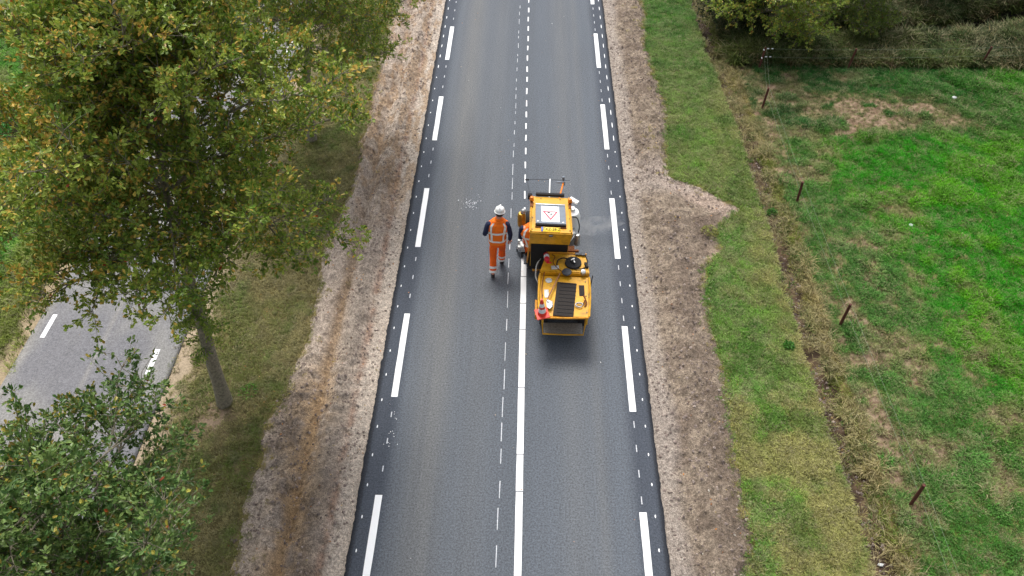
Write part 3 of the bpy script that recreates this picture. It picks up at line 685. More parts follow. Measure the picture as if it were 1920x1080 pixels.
    o = npmesh('crown', V, F, {'lcol': ('POINT', cc)}, M['leaf'], parent=root); o['kind'] = 'stuff'
    return root
AUT = ('#67862e', '#a2b04c', '#d0be5e', '#cfa44a'); GRN = ('#4c6e36', '#7b9350', '#aca848', '#98803a')
oak('oak_tree', (-5.84, 8.63), (.85, .20), 8.5, 2.75, .515, 3, 'tall oak with golden green crown and bare trunk between the two roads', AUT, 30, sec=13, tw=4, cut=.62, shoots=[(.22, .48, 44, .62)], r0=.135, group='oaks along the verge')
oak('oak_tree', (-5.75, 2.4), (.05, .2), 6.4, 2.68, .33, 5, 'dark green oak crown nearest the camera at lower left', GRN, 28, sec=12, tw=5, r0=.13, group='oaks along the verge', hue=.2, leaf=(.045, .078))
oak('oak_tree', (-5.9, 17.3), (1.3, -.7), 7.6, 2.9, .34, 9, 'olive green oak behind the tall golden oak', AUT, 24, sec=12, tw=3, r0=.13, group='oaks along the verge', hue=.2)
YG = ('#7d9a3c', '#b0bf55', '#d2c460', '#c49a4c'); DK = ('#26361a', '#3a4a22', '#5c5a28', '#5a4428')
oak('young_oak', (7.7, 23.15), (.1, -.2), 3.0, 1.95, .10, 15, 'small yellow green oak behind the corner post of the wire fence', YG, 20, sec=12, r0=.07, hue=.25)
oak('young_oak', (10.6, 23.9), (.1, -.2), 2.7, 1.4, .12, 16, 'small olive oak right of the yellow green one at the top edge', ('#5a7030', '#84963c', '#a09a48', '#8a6c34'), 14, r0=.06, hue=.15)
oak('thorn_bush', (6.5, 23.9), (.1, -.1), 2.0, .95, .1, 17, 'dark low bush above the culvert at the end of the ditch', DK, 12, r0=.05, hue=.2, dens=.8)
for i, (x, y_, h_, rd) in enumerate([(13.6, 26.1, 1.7, 1.5), (16.8, 27.2, 1.9, 1.7), (19.5, 28.2, 1.9, 1.7)]):
    oak('bramble_bush', (x, y_), (0, 0), h_, rd, .1, 30 + i, ['dark brown green bramble just beyond the stream, leftmost of three', 'dark bramble beyond the stream at the top edge, middle of three', 'dark bramble beyond the stream, rightmost of three'][i], DK, 10, r0=.04, hue=.3, dens=.8, group='brambles beyond the stream')
# leafy weeds and the low hedge on the far left
def leafy(name, pts, hgt, rad, cols, seed, label, cat, leaf, n):
    r = np.random.RandomState(seed); root = empty(name, (0, 0, 0)); tag(root, label, cat)
    A = np.array(pts, float); seg = r.randint(0, max(1, len(A) - 1), n); t = r.rand(n)
    q = A[seg] * (1 - t[:, None]) + A[np.minimum(seg + 1, len(A) - 1)] * t[:, None]
    a = r.rand(n) * 6.28; rr_ = np.sqrt(r.rand(n)) * rad; hz = hgt * (1 - (rr_ / rad) ** 2) ** .5 * (.35 + .65 * r.rand(n)) * (.6 + .8 * fbm(q[:, 0] * 2, q[:, 1] * 2, seed, 3))
    x, y = q[:, 0] + rr_ * np.cos(a), q[:, 1] + rr_ * np.sin(a); z = H(x, y)
    P = np.stack([x, y, z + hz], -1); D = np.stack([np.cos(a) * .7, np.sin(a) * .7, .35 + .3 * r.randn(n)], -1) + r.randn(n, 3) * .4
    c = mix(K(cols[0]), K(cols[1]), r.rand(n)) * (.75 + .5 * r.rand(n))[:, None]
    V, F, cc = leaf_cloud(P, D, leaf[0] + (leaf[1] - leaf[0]) * r.rand(n), c, r, leaf_simple())
    o = npmesh('foliage', V, F, {'lcol': ('POINT', cc)}, M['leaf'], parent=root); o['kind'] = 'stuff'
    parts = [tube_np([(x[i], y[i], z[i] - .02), (x[i], y[i], z[i] + hz[i])], [.006, .003], 3) for i in range(0, n, 14)]
    v, f = merge(parts); st = npmesh('stem', v, f, None, M['bark'], parent=root); st['kind'] = 'stuff'
leafy('low_hedge', [(-14.4, 14.4), (-13.75, 15.6), (-13.35, 16.6), (-12.9, 17.6)], .45, .32, ('#2f6a48', '#4a8a5c'), 3, 'low blue green hedge row beside the brown furrow at far left', 'hedge', (.03, .055), 6500)
leafy('weed_patch', [(-14.6, 18.2), (-13.6, 19.6), (-14.8, 20.4)], .5, .75, ('#2f8a2c', '#58b03c'), 4, 'lush bright green leafy weeds behind the low hedge', 'weeds', (.05, .11), 5000)
leafy('weed_patch', [(-15.6, 16.2), (-15.0, 17.6)], .45, .7, ('#2a7a2a', '#4ca038'), 5, 'leafy weeds left of the low hedge at the picture edge', 'weeds', (.05, .11), 3500)
leafy('seedling', [(-5.42, 8.85), (-5.40, 8.87)], .16, .17, ('#4c7a2c', '#74a03c'), 6, 'small green seedling right of the oak trunk foot', 'plant', (.03, .055), 130)
for i, (px, py, rd) in enumerate([(1452, 390, .12), (1478, 655, .10), (1330, 440, .2)]):
    x, y_ = G(px, py, -.05)
    leafy('weed_clump', [(x, y_), (x, y_ + .05)], .16, rd, ('#3c7424', '#528a30') if i < 2 else ('#7c8a3c', '#a09a58'), 50 + i, ['bright green weed clump at the ditch level with the machine roof', 'dark green weed clump on the ditch edge level with the machine rear', 'olive tuft standing on the bare soil spur'][i], 'plant', (.03, .06), 260)

# ------------------------------------------------------------------ mesh-building helper for made things
class MB:
    def __init__(s): s.bm = bmesh.new()
    def _tr(s, vs, loc, rot):
        m = Matrix.Translation(loc) @ Euler(rot).to_matrix().to_4x4()
        for v in vs: v.co = m @ v.co
    def box(s, c, d, bev=.0, rot=(0, 0, 0), taper=None):
        g = bmesh.ops.create_cube(s.bm, size=1); vs = g['verts']
        for v in vs:
            k = taper if (taper and v.co.z > 0) else (1, 1)
            v.co = Vector((v.co.x * d[0] * k[0], v.co.y * d[1] * k[1], v.co.z * d[2]))
        if bev:
            es = list({e for v in vs for e in v.link_edges}); r = bmesh.ops.bevel(s.bm, geom=es, offset=bev, segments=2, affect='EDGES', profile=.6)
            vs = list({v for f in r['faces'] for v in f.verts} | {v for v in vs if v.is_valid})
        s._tr(vs, Vector(c), rot); return s
    def prism(s, pts, z0, z1, bev=0, inset_top=0):
        n = len(pts); cx = sum(p[0] for p in pts) / n; cy = sum(p[1] for p in pts) / n
        b = [s.bm.verts.new((p[0], p[1], z0)) for p in pts]
        k = 1 - inset_top; t = [s.bm.verts.new((cx + (p[0] - cx) * k, cy + (p[1] - cy) * k, z1 if len(p) < 3 else p[2])) for p in pts]
        f = [s.bm.faces.new(t), s.bm.faces.new(b[::-1])] + [s.bm.faces.new((b[i], b[(i + 1) % n], t[(i + 1) % n], t[i])) for i in range(n)]
        if bev:
            es = list({e for v in b + t for e in v.link_edges}); bmesh.ops.bevel(s.bm, geom=es, offset=bev, segments=2, affect='EDGES')
        return s
    def cyl(s, p, q, r, r2=None, n=14, cap=True):
        p, q = Vector(p), Vector(q); d = q - p
        g = bmesh.ops.create_cone(s.bm, cap_ends=cap, segments=n, radius1=r, radius2=r if r2 is None else r2, depth=d.length)
        m = Matrix.Translation((p + q) / 2) @ d.to_track_quat('Z', 'Y').to_matrix().to_4x4()
        for v in g['verts']: v.co = m @ v.co
        return s
    def lathe(s, prof, c=(0, 0, 0), n=18, rot=(0, 0, 0)):
        rings = []; m = Matrix.Translation(c) @ Euler(rot).to_matrix().to_4x4()
        for r, z in prof: rings.append([s.bm.verts.new(m @ Vector((max(r, .0004) * math.cos(6.2832 * k / n), max(r, .0004) * math.sin(6.2832 * k / n), z))) for k in range(n)])
        for a, b in zip(rings[:-1], rings[1:]):
            for k in range(n): s.bm.faces.new((a[k], a[(k + 1) % n], b[(k + 1) % n], b[k]))
        s.bm.faces.new(rings[0][::-1]); s.bm.faces.new(rings[-1]); return s
    def tube(s, pts, r, n=8, smooth=True):
        pts = [Vector(p) for p in pts]
        if smooth and len(pts) > 2:
            q = []
            for i in range(len(pts) - 1):
                p0, p1, p2, p3 = pts[max(i - 1, 0)], pts[i], pts[i + 1], pts[min(i + 2, len(pts) - 1)]
                for k in range(5):
                    t = k / 5; q.append(.5 * ((2 * p1) + (p2 - p0) * t + (2 * p0 - 5 * p1 + 4 * p2 - p3) * t * t + (3 * p1 - p0 - 3 * p2 + p3) * t ** 3))
            pts = q + [pts[-1]]
        v, f = tube_np([tuple(p) for p in pts], [r] * len(pts), n); vs = [s.bm.verts.new(tuple(x)) for x in v]
        for q in f: s.bm.faces.new([vs[i] for i in q])
        s.bm.faces.new(vs[:n][::-1]); s.bm.faces.new(vs[-n:]); return s
    def build(s, name, mat, parent=None, smooth=True, off=None):
        bmesh.ops.recalc_face_normals(s.bm, faces=s.bm.faces[:])
        me = bpy.data.meshes.new(name); s.bm.to_mesh(me); s.bm.free(); me.materials.append(mat)
        if smooth:
            me.polygons.foreach_set('use_smooth', [True] * len(me.polygons))
            me.set_sharp_from_angle(angle=R(38))
        o = bpy.data.objects.new(name, me); C.objects.link(o)
        if parent is not None: o.parent = parent
        if off is not None: me.transform(Matrix.Translation(-Vector(off)))
        return o

# ------------------------------------------------------------------ fences
def post(parent, x, y, lean, h=.68, r=.033):
    z = hh(x, y); p = Vector((x, y, z - .1)); q = Vector((x + lean[0], y + lean[1], z + h))
    MB().cyl(p, q, r, r * .92, 12).build('post', M['post'], parent); return q
def wires(parent, tops, offs):
    for k, dz in enumerate(offs):
        for a, b in zip(tops[:-1], tops[1:]):
            a2 = a + Vector((.035, 0, dz)); b2 = b + Vector((.035, 0, dz)); m = (a2 + b2) / 2 + Vector((0, 0, -.02))
            MB().tube([a2, m, b2], .002, 4).build('wire', M['wire'], parent)
fe = empty('pasture_fence', (6.8, 10, 0)); fe0 = fe; tag(fe, 'thin wire fence on short brown posts running along the ditch', 'fence')
fe.location = (0, 0, 0)
tp_ = []
for (x, y, l) in [(6.9, 2.6, (0, 0)), (6.88, 6.77, (.0, .03)), (6.77, 10.99, (.0, -.03)), (6.76, 15.015, (-.02, .02)), (6.70, 19.157, (.03, -.02)), (7.03, 21.33, (.05, .0))]:
    tp_.append(post(fe, x, y, l))
wires(fe, tp_, (-.03, -.3))
ins = MB()
for dz in (-.03, -.3):
    for dx in (.05, .18): ins.cyl(tp_[-1] + Vector((dx, 0, dz)), tp_[-1] + Vector((dx + .055, 0, dz)), .016, n=8)
    ins.cyl(tp_[-1] + Vector((-.06, -.05, dz)), tp_[-1] + Vector((-.06, -.10, dz)), .016, n=8)
ins.build('insulator', M['white'], fe)['kind'] = 'stuff'
fc = empty('cross_fence', (0, 0, 0)); tag(fc, 'wire fence across the top of the pasture in front of the rough bank', 'fence')
t2 = [tp_[-1]]
for (x, y, l) in [(9.71, 21.3, (.06, 0)), (13.8, 21.55, (.08, 0)), (17.9, 21.8, (.03, 0))]: t2.append(post(fc, x, y, l))
wires(fc, t2, (-.03, -.3))

# ------------------------------------------------------------------ text helper
def text(name, s, size, mat, parent, loc, rot, ext=.001):
    cu = bpy.data.curves.new(name, 'FONT'); cu.body = s; cu.size = size; cu.align_x = 'CENTER'; cu.align_y = 'CENTER'; cu.extrude = ext; cu.resolution_u = 2
    o = bpy.data.objects.new(name, cu); C.objects.link(o); dg = bpy.context.evaluated_depsgraph_get(); dg.update()
    me = bpy.data.meshes.new_from_object(o.evaluated_get(dg)); bpy.data.objects.remove(o)
    me.name = name; me.materials.clear(); me.materials.append(mat)
    o = bpy.data.objects.new(name, me); C.objects.link(o); o.parent = parent; o.location = loc; o.rotation_euler = rot
    return o

# ------------------------------------------------------------------ line marking machine
mach = empty('line_marking_machine', (.55, 12.0, 0)); tag(mach, 'yellow articulated road line marking machine on the centre line', 'machine')
OFF = (.55, 12.0, 0)
def B(mb, name, mat, parent=mach, smooth=True): return mb.build(name, M[mat], parent, smooth, OFF if parent is mach else OFF)
def wheel(x, y, r, wd):
    t = B(MB().lathe([(r * .55, -wd / 2), (r * .9, -wd / 2), (r, -wd * .3), (r, wd * .3), (r * .9, wd / 2), (r * .55, wd / 2)], (x, y, r), 20, (0, math.pi / 2, 0)), 'wheel', 'black')
    B(MB().lathe([(r * .56, -wd * .4), (r * .5, -wd * .52), (r * .15, -wd * .35), (r * .12, wd * .35), (r * .5, wd * .52), (r * .56, wd * .4)], (x, y, r), 16, (0, math.pi / 2, 0)), 'rim', 'yellow_worn', t)
# -- rear unit
wheel(.40, 10.85, .27, .17); wheel(1.21, 10.85, .27, .17)
B(MB().box((.8, 11.2, .40), (.62, 1.15, .16), .01), 'rear_chassis', 'darkgrey')
hull = [(.435, 11.87), (1.295, 11.83), (1.345, 11.22), (1.30, 10.58), (.27, 10.56), (.265, 11.28)]
B(MB().prism(hull, .46, .93, .03), 'rear_body', 'yellow')
B(MB().prism([(.44, 11.865), (1.29, 11.825), (1.335, 11.27), (.30, 11.30)], .932, 1.05, .02), 'tank_cover', 'yellow')
B(MB().prism([(.30, 11.26), (1.31, 11.24), (1.275, 10.13), (.315, 10.13)], .928, .965, .012), 'rear_lid', 'yellow')
for x in (.36, 1.24): B(MB().box((x, 10.36, .83), (.04, .46, .2), .006), 'side_gusset', 'yellow')
B(MB().prism([(.664, 11.078), (1.059, 11.042), (.966, 10.119), (.56, 10.152)], .955, .985, .006), 'step_mat', 'mat')
g = MB()
for k in range(9): 
    t = (k + .5) / 9; g.box((.61 + .1 * t + .19, 10.17 + .9 * t, .988), (.34, .012, .008), 0, (0, 0, -.08))
B(g, 'mat_rib', 'black')
for pts, r in (([(.31, 11.28, 1.0), (.285, 10.9, 1.01), (.28, 10.4, 1.0), (.33, 10.14, .98)], .022), ([(1.325, 11.2, 1.0), (1.325, 10.7, 1.0), (1.28, 10.14, .97)], .02)):
    B(MB().tube(pts, r), 'side_rail', 'yellow')
B(MB().tube([(.44, 11.86, 1.06), (.86, 11.845, 1.065), (1.29, 11.82, 1.06)], .02), 'front_rail', 'yellow_worn')
B(MB().tube([(.33, 10.11, .955), (.8, 10.10, .96), (1.27, 10.12, .955)], .022, smooth=False), 'rear_rail', 'yellow_worn')
B(MB().box((.235, 10.62, .62), (.05, .42, .14), .008), 'side_bracket', 'yellow_worn')
# rear platform
B(MB().box((.795, 10.35, .345), (.80, .30, .012)), 'platform_plate', 'platform')
g = MB()
for k in range(9): g.box((.795, 10.225 + k * .031, .354), (.78, .006, .006))
B(g, 'grip_bar', 'steel')
B(MB().tube([(.35, 10.42, .80), (.365, 10.30, .55), (.38, 10.20, .35), (.80, 10.19, .345), (1.205, 10.19, .35), (1.235, 10.30, .55), (1.25, 10.42, .80)], .017, smooth=False), 'platform_frame', 'yellow')
# round reel cover with a clamp, cap, gauges
B(MB().lathe([(.17, 0), (.175, .02), (.17, .045), (.06, .055), (.05, .09), (0, .09)], (1.0, 11.545, 1.052), 26), 'tank_lid', 'black')
g = MB().box((.985, 11.57, 1.155), (.10, .03, .03), .006, (0, 0, .6)).cyl((1.0, 11.55, 1.13), (1.0, 11.55, 1.19), .02).box((1.01, 11.52, 1.16), (.03, .11, .02), .004, (0, 0, .3))
B(g, 'lid_clamp', 'steel')
B(MB().lathe([(.05, 0), (.06, .04), (.10, .055), (.105, .07), (.095, .085), (.05, .095), (0, .098)], (.86, 11.29, .99), 22), 'filler_cap', 'darkgrey')
B(MB().lathe([(.07, 0), (.07, .012), (0, .014)], (.487, 11.12, .966), 20), 'round_reflector', 'offwhite')
B(MB().lathe([(.05, 0), (.058, .05), (.05, .11), (0, .12)], (1.20, 11.31, 1.0), 14, (.35, 0, 0)), 'pressure_gauge', 'steel')
B(MB().tube([(.95, 11.62, 1.10), (.80, 11.66, 1.10), (.68, 11.60, 1.09), (.655, 11.47, 1.06)], .013), 'hose', 'black')
B(MB().tube([(.33, 11.72, 1.0), (.24, 11.6, .95), (.22, 11.4, .8), (.28, 11.3, .7)], .014), 'hose', 'offwhite')
B(MB().tube([(.36, 11.75, 1.0), (.29, 11.62, 1.02), (.27, 11.45, .95), (.30, 11.33, .9)], .010), 'hose', 'black')
B(MB().tube([(.40, 11.35, 1.02), (.37, 11.1, 1.03), (.345, 10.9, 1.0), (.35, 10.6, .985)], .010), 'hose', 'rust')
B(MB().box((1.27, 11.47, 1.08), (.05, .14, .07), .01, (0, 0, .3)), 'latch', 'black')
B(MB().tube([(1.34, 11.0, .8), (1.375, 11.15, .95), (1.40, 11.25, 1.0)], .012), 'hook', 'black')
B(MB().box((1.12, 11.80, 1.09), (.14, .06, .03), .01).box((1.22, 11.79, 1.09), (.08, .07, .04), .01), 'coupling_block', 'darkgrey')
g = MB()
for k in range(3): g.tube([(1.09 + .075 * math.cos(a * .7), 10.42 + .055 * math.sin(a * .7), .99 + .014 * k) for a in range(9)], .009, 6)
B(g, 'rope_coil', 'offwhite')
B(MB().tube([(1.17, 10.46, .99), (1.22, 10.56, 1.03), (1.18, 10.64, 1.05), (1.24, 10.5, 1.0), (1.2, 10.4, .99)], .014), 'hose', 'rust')
B(MB().box((.50, 10.44, 1.0), (.12, .12, .05), .008, (0, 0, .1)), 'tool_box', 'steel')
B(MB().box((1.255, 10.30, .80), (.035, .1, .3), .006), 'corner_post', 'yellow')
# -- hitch
g = MB()
for x in (.60, .74, .86): g.cyl((x, 11.8, .62), (x + .02, 12.3, .62), .02)
for y in (11.9, 12.0, 12.1): g.cyl((.56, y, .65), (.92, y, .65), .012)
B(g, 'hitch', 'rust')
# -- front unit
for x in (.06, .90):
    for y in (12.75, 13.75): wheel(x, y, .25, .15)
B(MB().box((.48, 13.05, .40), (.66, 2.1, .12), .01), 'front_chassis', 'yellow_worn')
B(MB().box((.48, 13.35, .66), (.72, .85, .42), .04), 'engine_cover', 'yellow')
B(MB().box((.48, 12.45, .49), (.86, 1.0, .05), .008), 'cab_floor', 'black')
B(MB().box((.50, 12.25, .74), (.46, .42, .42), .05).box((.50, 12.06, 1.08), (.44, .12, .46), .04), 'seat', 'black')
B(MB().tube([(.5, 12.95, .95), (.5, 12.8, 1.2)], .02, smooth=False).lathe([(.17, 0), (.185, .012), (.17, .024), (.15, .012)], (.5, 12.78, 1.2), 20, (.5, 0, 0)), 'steering_wheel', 'darkgrey')
B(MB().box((.5, 13.0, .95), (.7, .1, .5), .03), 'dashboard', 'darkgrey')
B(MB().prism([(.11, 11.96), (.89, 11.94), (.89, 11.90), (.11, 11.92)], .5, 1.62), 'rear_screen', 'black')
for (x, y) in ((.12, 12.02), (.88, 12.0), (.14, 12.56), (.86, 12.54)): B(MB().box((x, y, 1.2), (.05, .05, 1.5), .008), 'cab_pillar', 'yellow')
B(MB().box((.065, 11.93, 1.08), (.03, .12, 1.2), .006, (R(22), R(3), 0)), 'side_strut', 'yellow_worn')
rf = [(.075, 12.60), (.915, 12.555), (.94, 11.43), (.065, 11.47)]
B(MB().prism(rf, 1.93, 2.0, .02), 'roof', 'yellow')
for a, b in ((rf[0], rf[3]), (rf[1], rf[2])):
    sg = 1 if a[0] < .5 else -1
    B(MB().tube([(a[0] + sg * .03, a[1] - .02, 2.01), (b[0] + sg * .03, b[1] + .02, 2.01)], .016, smooth=False), 'roof_rim', 'yellow')
g = MB(); bmv = [g.bm.verts.new(v) for v in [(.075, 11.475, 1.935), (.93, 11.435, 1.935), (.885, 11.50, 1.63), (.09, 11.53, 1.63), (.075, 11.50, 1.935), (.93, 11.46, 1.935), (.885, 11.525, 1.63), (.09, 11.555, 1.63)]]
for q in ((0, 1, 2, 3), (7, 6, 5, 4), (0, 4, 5, 1), (1, 5, 6, 2), (2, 6, 7, 3), (3, 7, 4, 0)): g.bm.faces.new([bmv[i] for i in q])
B(g, 'rear_fascia', 'yellow')
B(MB().box((.50, 11.435, 1.93), (.08, .03, .03), .008), 'fascia_latch', 'darkgrey')
B(MB().box((.49, 12.60, 2.03), (.60, .07, .06), .015, (0, 0, -.045)), 'visor_bar', 'black')
B(MB().box((.07, 12.60, 1.98), (.09, .08, .12), .015), 'mirror', 'black')
for (x, y) in ((.105, 12.34), (.90, 12.29)):
    bc = B(MB().lathe([(.038, 0), (.045, .01), (.04, .06), (.028, .085), (0, .09)], (x, y + .05, 2.06), 14).box((x, y + .05, 2.05), (.09, .04, .02), .004), 'beacon', 'orange_lamp')
    B(MB().box((x, y - .04, 2.02), (.06, .16, .03), .006).cyl((x, y + .05, 2.0), (x, y + .05, 2.06), .014), 'beacon_bracket', 'rust', bc)
# sign board lying on the roof
bd = B(MB().prism([(.185, 12.24), (.795, 12.21), (.805, 11.625), (.19, 11.655)], 2.02, 2.065, .008), 'sign_board', 'grey')
B(MB().box((.497, 11.638, 2.045), (.62, .05, .045), .01, (0, 0, -.05)), 'board_edge', 'black', bd)
B(MB().box((.497, 11.603, 2.01), (.63, .03, .024), .006, (0, 0, -.05)), 'board_hinge', 'rust', bd)
B(MB().box((.49, 12.24, 2.065), (.61, .035, .03), .006, (0, 0, -.05)), 'board_rail', 'steel', bd)
B(MB().prism([(.30, 12.195), (.668, 12.175), (.675, 11.70), (.31, 11.72)], 2.066, 2.069), 'white_sheet', 'white', bd)
tri = [(.33, 12.035), (.645, 12.018), (.494, 11.75)]; tin = [(.378, 12.007), (.60, 11.995), (.492, 11.807)]
g = MB(); o_ = [g.bm.verts.new((x, y, 2.0715)) for x, y in tri]; i_ = [g.bm.verts.new((x, y, 2.0715)) for x, y in tin]
for k in range(3): g.bm.faces.new((o_[k], o_[(k + 1) % 3], i_[(k + 1) % 3], i_[k]))
B(g, 'warning_triangle', 'redsign', bd)
g = MB()
for (x, y, a, b, rz) in [(.455, 11.985, .05, .028, .3), (.51, 11.935, .022, .055, -.6), (.49, 11.91, .04, .016, .5)]: g.box((x, y, 2.0725), (a, b, .001), 0, (0, 0, rz))
B(g, 'pictogram', 'darkgrey', bd)
g = MB()
for (x0, x1, y) in [(.33, .37, 12.105), (.395, .44, 12.125), (.475, .56, 12.125), (.60, .65, 12.125)]:
    n = int((x1 - x0) / .012)
    for k in range(n): g.box((x0 + .012 * k + .004, y, 2.0705), (.006, .016 + .005 * (k % 2), .001))
for k in range(15): g.box((.43 + .015 * k, 12.065, 2.0705), (.008, .013, .001))
B(g, 'small_print', 'grey', bd)
for (x, y) in ((.235, 11.72), (.745, 11.685)): B(MB().lathe([(.022, 0), (.018, .012), (0, .014)], (x, y, 2.065), 12), 'bolt', 'white', bd)
pl = B(MB().box((.495, 11.53, 2.018), (.38, .10, .012), .002, (R(20), 0, -.045)), 'licence_plate', 'plate')
B(MB().box((.322, 11.538, 2.020), (.036, .098, .014), .001, (R(20), 0, -.045)), 'plate_band', 'blue', pl)
text('plate_lettering', 'TXZ-28-Z', .085, M['black'], pl, (.512 - .55, 11.529 - 12, 2.0275), (R(20), 0, -.045), .0005)
# tanks and fittings at the sides
B(MB().lathe([(.12, 0), (.17, .03), (.19, .15), (.19, .42), (.15, .55), (.07, .60), (.06, .66), (0, .66)], (1.0, 12.88, .78), 22), 'bead_tank', 'white')
B(MB().box((1.05, 13.22, 1.36), (.22, .10, .05), .01, (0, .15, -.6)), 'tank_bracket', 'white')
B(MB().box((.98, 12.62, .85), (.2, .28, .35), .03), 'pump_housing', 'steel')
B(MB().lathe([(.06, 0), (.065, .02), (.065, .26), (.05, .3), (0, .31)], (1.12, 12.38, .82), 16), 'filter_cylinder', 'steel')
B(MB().tube([(1.12, 12.42, 1.12), (1.0, 12.32, 1.16), (.90, 12.25, 1.12)], .022), 'pipe', 'steel')
B(MB().tube([(.97, 12.75, 1.3), (1.10, 12.66, 1.34), (1.15, 12.5, 1.25), (1.13, 12.42, 1.13)], .013), 'hose', 'black')
B(MB().box((1.02, 12.14, .85), (.26, .05, .05), .008).box((.98, 12.22, .82), (.16, .14, .1), .01), 'side_bracket', 'rust')
B(MB().lathe([(.06, 0), (.085, .03), (.09, .12), (.088, .36), (.06, .42)], (-.105, 12.78, .98), 16, (.12, 0, 0)), 'paint_filter', 'gold')
B(MB().lathe([(.062, 0), (.055, .05), (.03, .075), (0, .08)], (-.07, 12.75, 1.41), 14), 'filter_top', 'steel')
B(MB().tube([(-.10, 12.78, 1.0), (-.05, 12.68, .8), (.0, 12.6, .7), (.08, 12.6, .6)], .018), 'pipe', 'steel')
# spray gun carriage on the line
B(MB().box((-.12, 12.95, .20), (.13, .20, .12), .02).box((-.05, 12.83, .26), (.10, .12, .16), .02).cyl((-.16, 12.98, .1), (-.16, 12.98, .36), .03).cyl((-.05, 12.9, .03), (-.05, 12.9, .3), .035), 'spray_gun', 'offwhite')
B(MB().cyl((-.22, 13.05, .07), (-.19, 13.05, .07), .07, n=16).box((-.2, 12.98, .14), (.02, .16, .03), .004), 'guide_wheel', 'darkgrey')
B(MB().box((.0, 12.80, .14), (.2, .04, .05), .008).box((-.09, 12.78, .07), (.03, .05, .12), .005), 'gun_bracket', 'black')
B(MB().tube([(.05, 12.9, .5), (-.02, 12.95, .45), (-.06, 12.93, .3)], .012), 'hose', 'black')
# guide bar out in front
B(MB().cyl((.53, 14.0, .43), (.575, 15.25, .33), .018), 'guide_arm', 'white')
B(MB().cyl((0.0, 15.28, .30), (1.07, 15.22, .33), .008), 'guide_bar', 'darkgrey')
B(MB().cyl((.16, 14.0, .43), (0.0, 15.28, .30), .007), 'sight_rod', 'darkgrey')
B(MB().box((0.0, 15.28, .28), (.09, .03, .04), .004), 'sight', 'black')
B(MB().cyl((.70, 13.6, .84), (.86, 14.4, .9), .02), 'front_arm', 'orange_lamp')
B(MB().box((.77, 14.4, .92), (.14, .03, .03), .004).box((.88, 14.42, .9), (.03, .1, .12), .006).cyl((.86, 14.45, .95), (.86, 14.45, 1.05), .03), 'front_bracket', 'grey')

for (x, y, z) in [(.36, 10.25, .967), (.36, 10.7, .967), (.36, 11.1, .967), (1.24, 10.25, .967), (1.24, 10.7, .967), (1.24, 11.1, .967), (.7, 11.2, .967), (.95, 11.2, .967), (.12, 11.55, 2.0), (.88, 11.52, 2.0), (.12, 11.9, 2.0), (.885, 11.88, 2.0), (.3, 12.5, 2.0), (.7, 12.48, 2.0)]:
    B(MB().cyl((x, y, z - .004), (x, y, z + .012), .012, n=8), 'bolt', 'darkgrey')
B(MB().box((.62, 11.42, 1.055), (.16, .1, .012), .002, (0, 0, .1)), 'warning_label', 'offwhite')
B(MB().box((1.16, 10.85, .97), (.11, .3, .008), .002), 'grip_strip', 'mat')
B(MB().box((.44, 10.75, .97), (.09, .22, .008), .002, (0, 0, .05)), 'warning_label', 'offwhite')
for y in (10.75, 11.15): B(MB().box((1.315, y, .93), (.03, .1, .03), .004), 'hinge', 'darkgrey')
B(MB().tube([(.95, 11.40, 1.06), (1.1, 11.36, 1.08), (1.24, 11.42, 1.07), (1.3, 11.6, 1.06), (1.27, 11.78, 1.06)], .012), 'hose', 'black')
B(MB().tube([(.56, 11.80, 1.06), (.62, 11.7, 1.09), (.58, 11.55, 1.07), (.7, 11.36, 1.06), (.80, 11.3, 1.04)], .009), 'hose', 'rust')
B(MB().tube([(.9, 12.3, .9), (1.0, 12.35, 1.0), (1.06, 12.5, 1.02), (1.02, 12.7, .95)], .014), 'hose', 'steel')
B(MB().tube([(.02, 12.45, .55), (-.04, 12.6, .5), (-.1, 12.75, .4), (-.12, 12.9, .3)], .012), 'hose', 'offwhite')
B(MB().box((.02, 12.42, .30), (.12, .3, .03), .006), 'side_step', 'darkgrey')
# cone, extinguisher and shovel carried on the machine ------------------------
co = empty('traffic_cone', (.35, 10.19, .968)); co.scale = (1.25, 1.25, 1.12); tag(co, 'red and white striped traffic cone standing on the machine rear corner', 'cone')
g = MB().box((0, 0, .012), (.21, .21, .024), .008, (0, 0, .15)); g.build('base', M['conered'], co)
def ring(z0, z1): 
    f_ = lambda z: .078 - .145 * z
    return [(f_(z0), z0), (f_(z1), z1)]
for i, (z0, z1, mt) in enumerate(((.024, .10, 'conered'), (.10, .19, 'white'), (.19, .24, 'conered'), (.24, .32, 'white'), (.32, .42, 'conered'))):
    MB().lathe(ring(z0, z1), n=20).build('cone_band' if i else 'cone_foot', M[mt], co)
co.rotation_euler = (R(4), R(-3), .1)
ex = empty('fire_extinguisher', (.42, 11.55, 1.05)); tag(ex, 'red fire extinguisher with white label strapped on the front corner of the rear unit', 'extinguisher')
MB().lathe([(.04, 0), (.055, .02), (.057, .26), (.045, .31), (.02, .33), (0, .33)], n=18).build('cylinder', M['red'], ex)
MB().lathe([(.0585, .10), (.0585, .21)], n=18).build('label_band', M['white'], ex)
MB().cyl((0, 0, .33), (0, 0, .38), .02).box((.03, 0, .39), (.10, .025, .02), .004).build('valve', M['red'], ex)
ex.rotation_euler = (R(74), 0, R(4)); ex.location = (.43, 11.76, 1.115)
sh = empty('shovel', (.5, 10.9, 1.0)); tag(sh, 'wooden handled shovel lying across the left side of the machine lid', 'shovel')
MB().cyl((.22, .36, .05), (-.06, -.42, .055), .013).build('handle', M['wood'], sh)
MB().prism([(-.03, -.38), (.03, -.42), (.05, -.56), (0, -.63), (-.06, -.58), (-.07, -.42)], .035, .042).cyl((-.06, -.40, .055), (-.03, -.46, .045), .016).build('blade', M['steel'], sh)

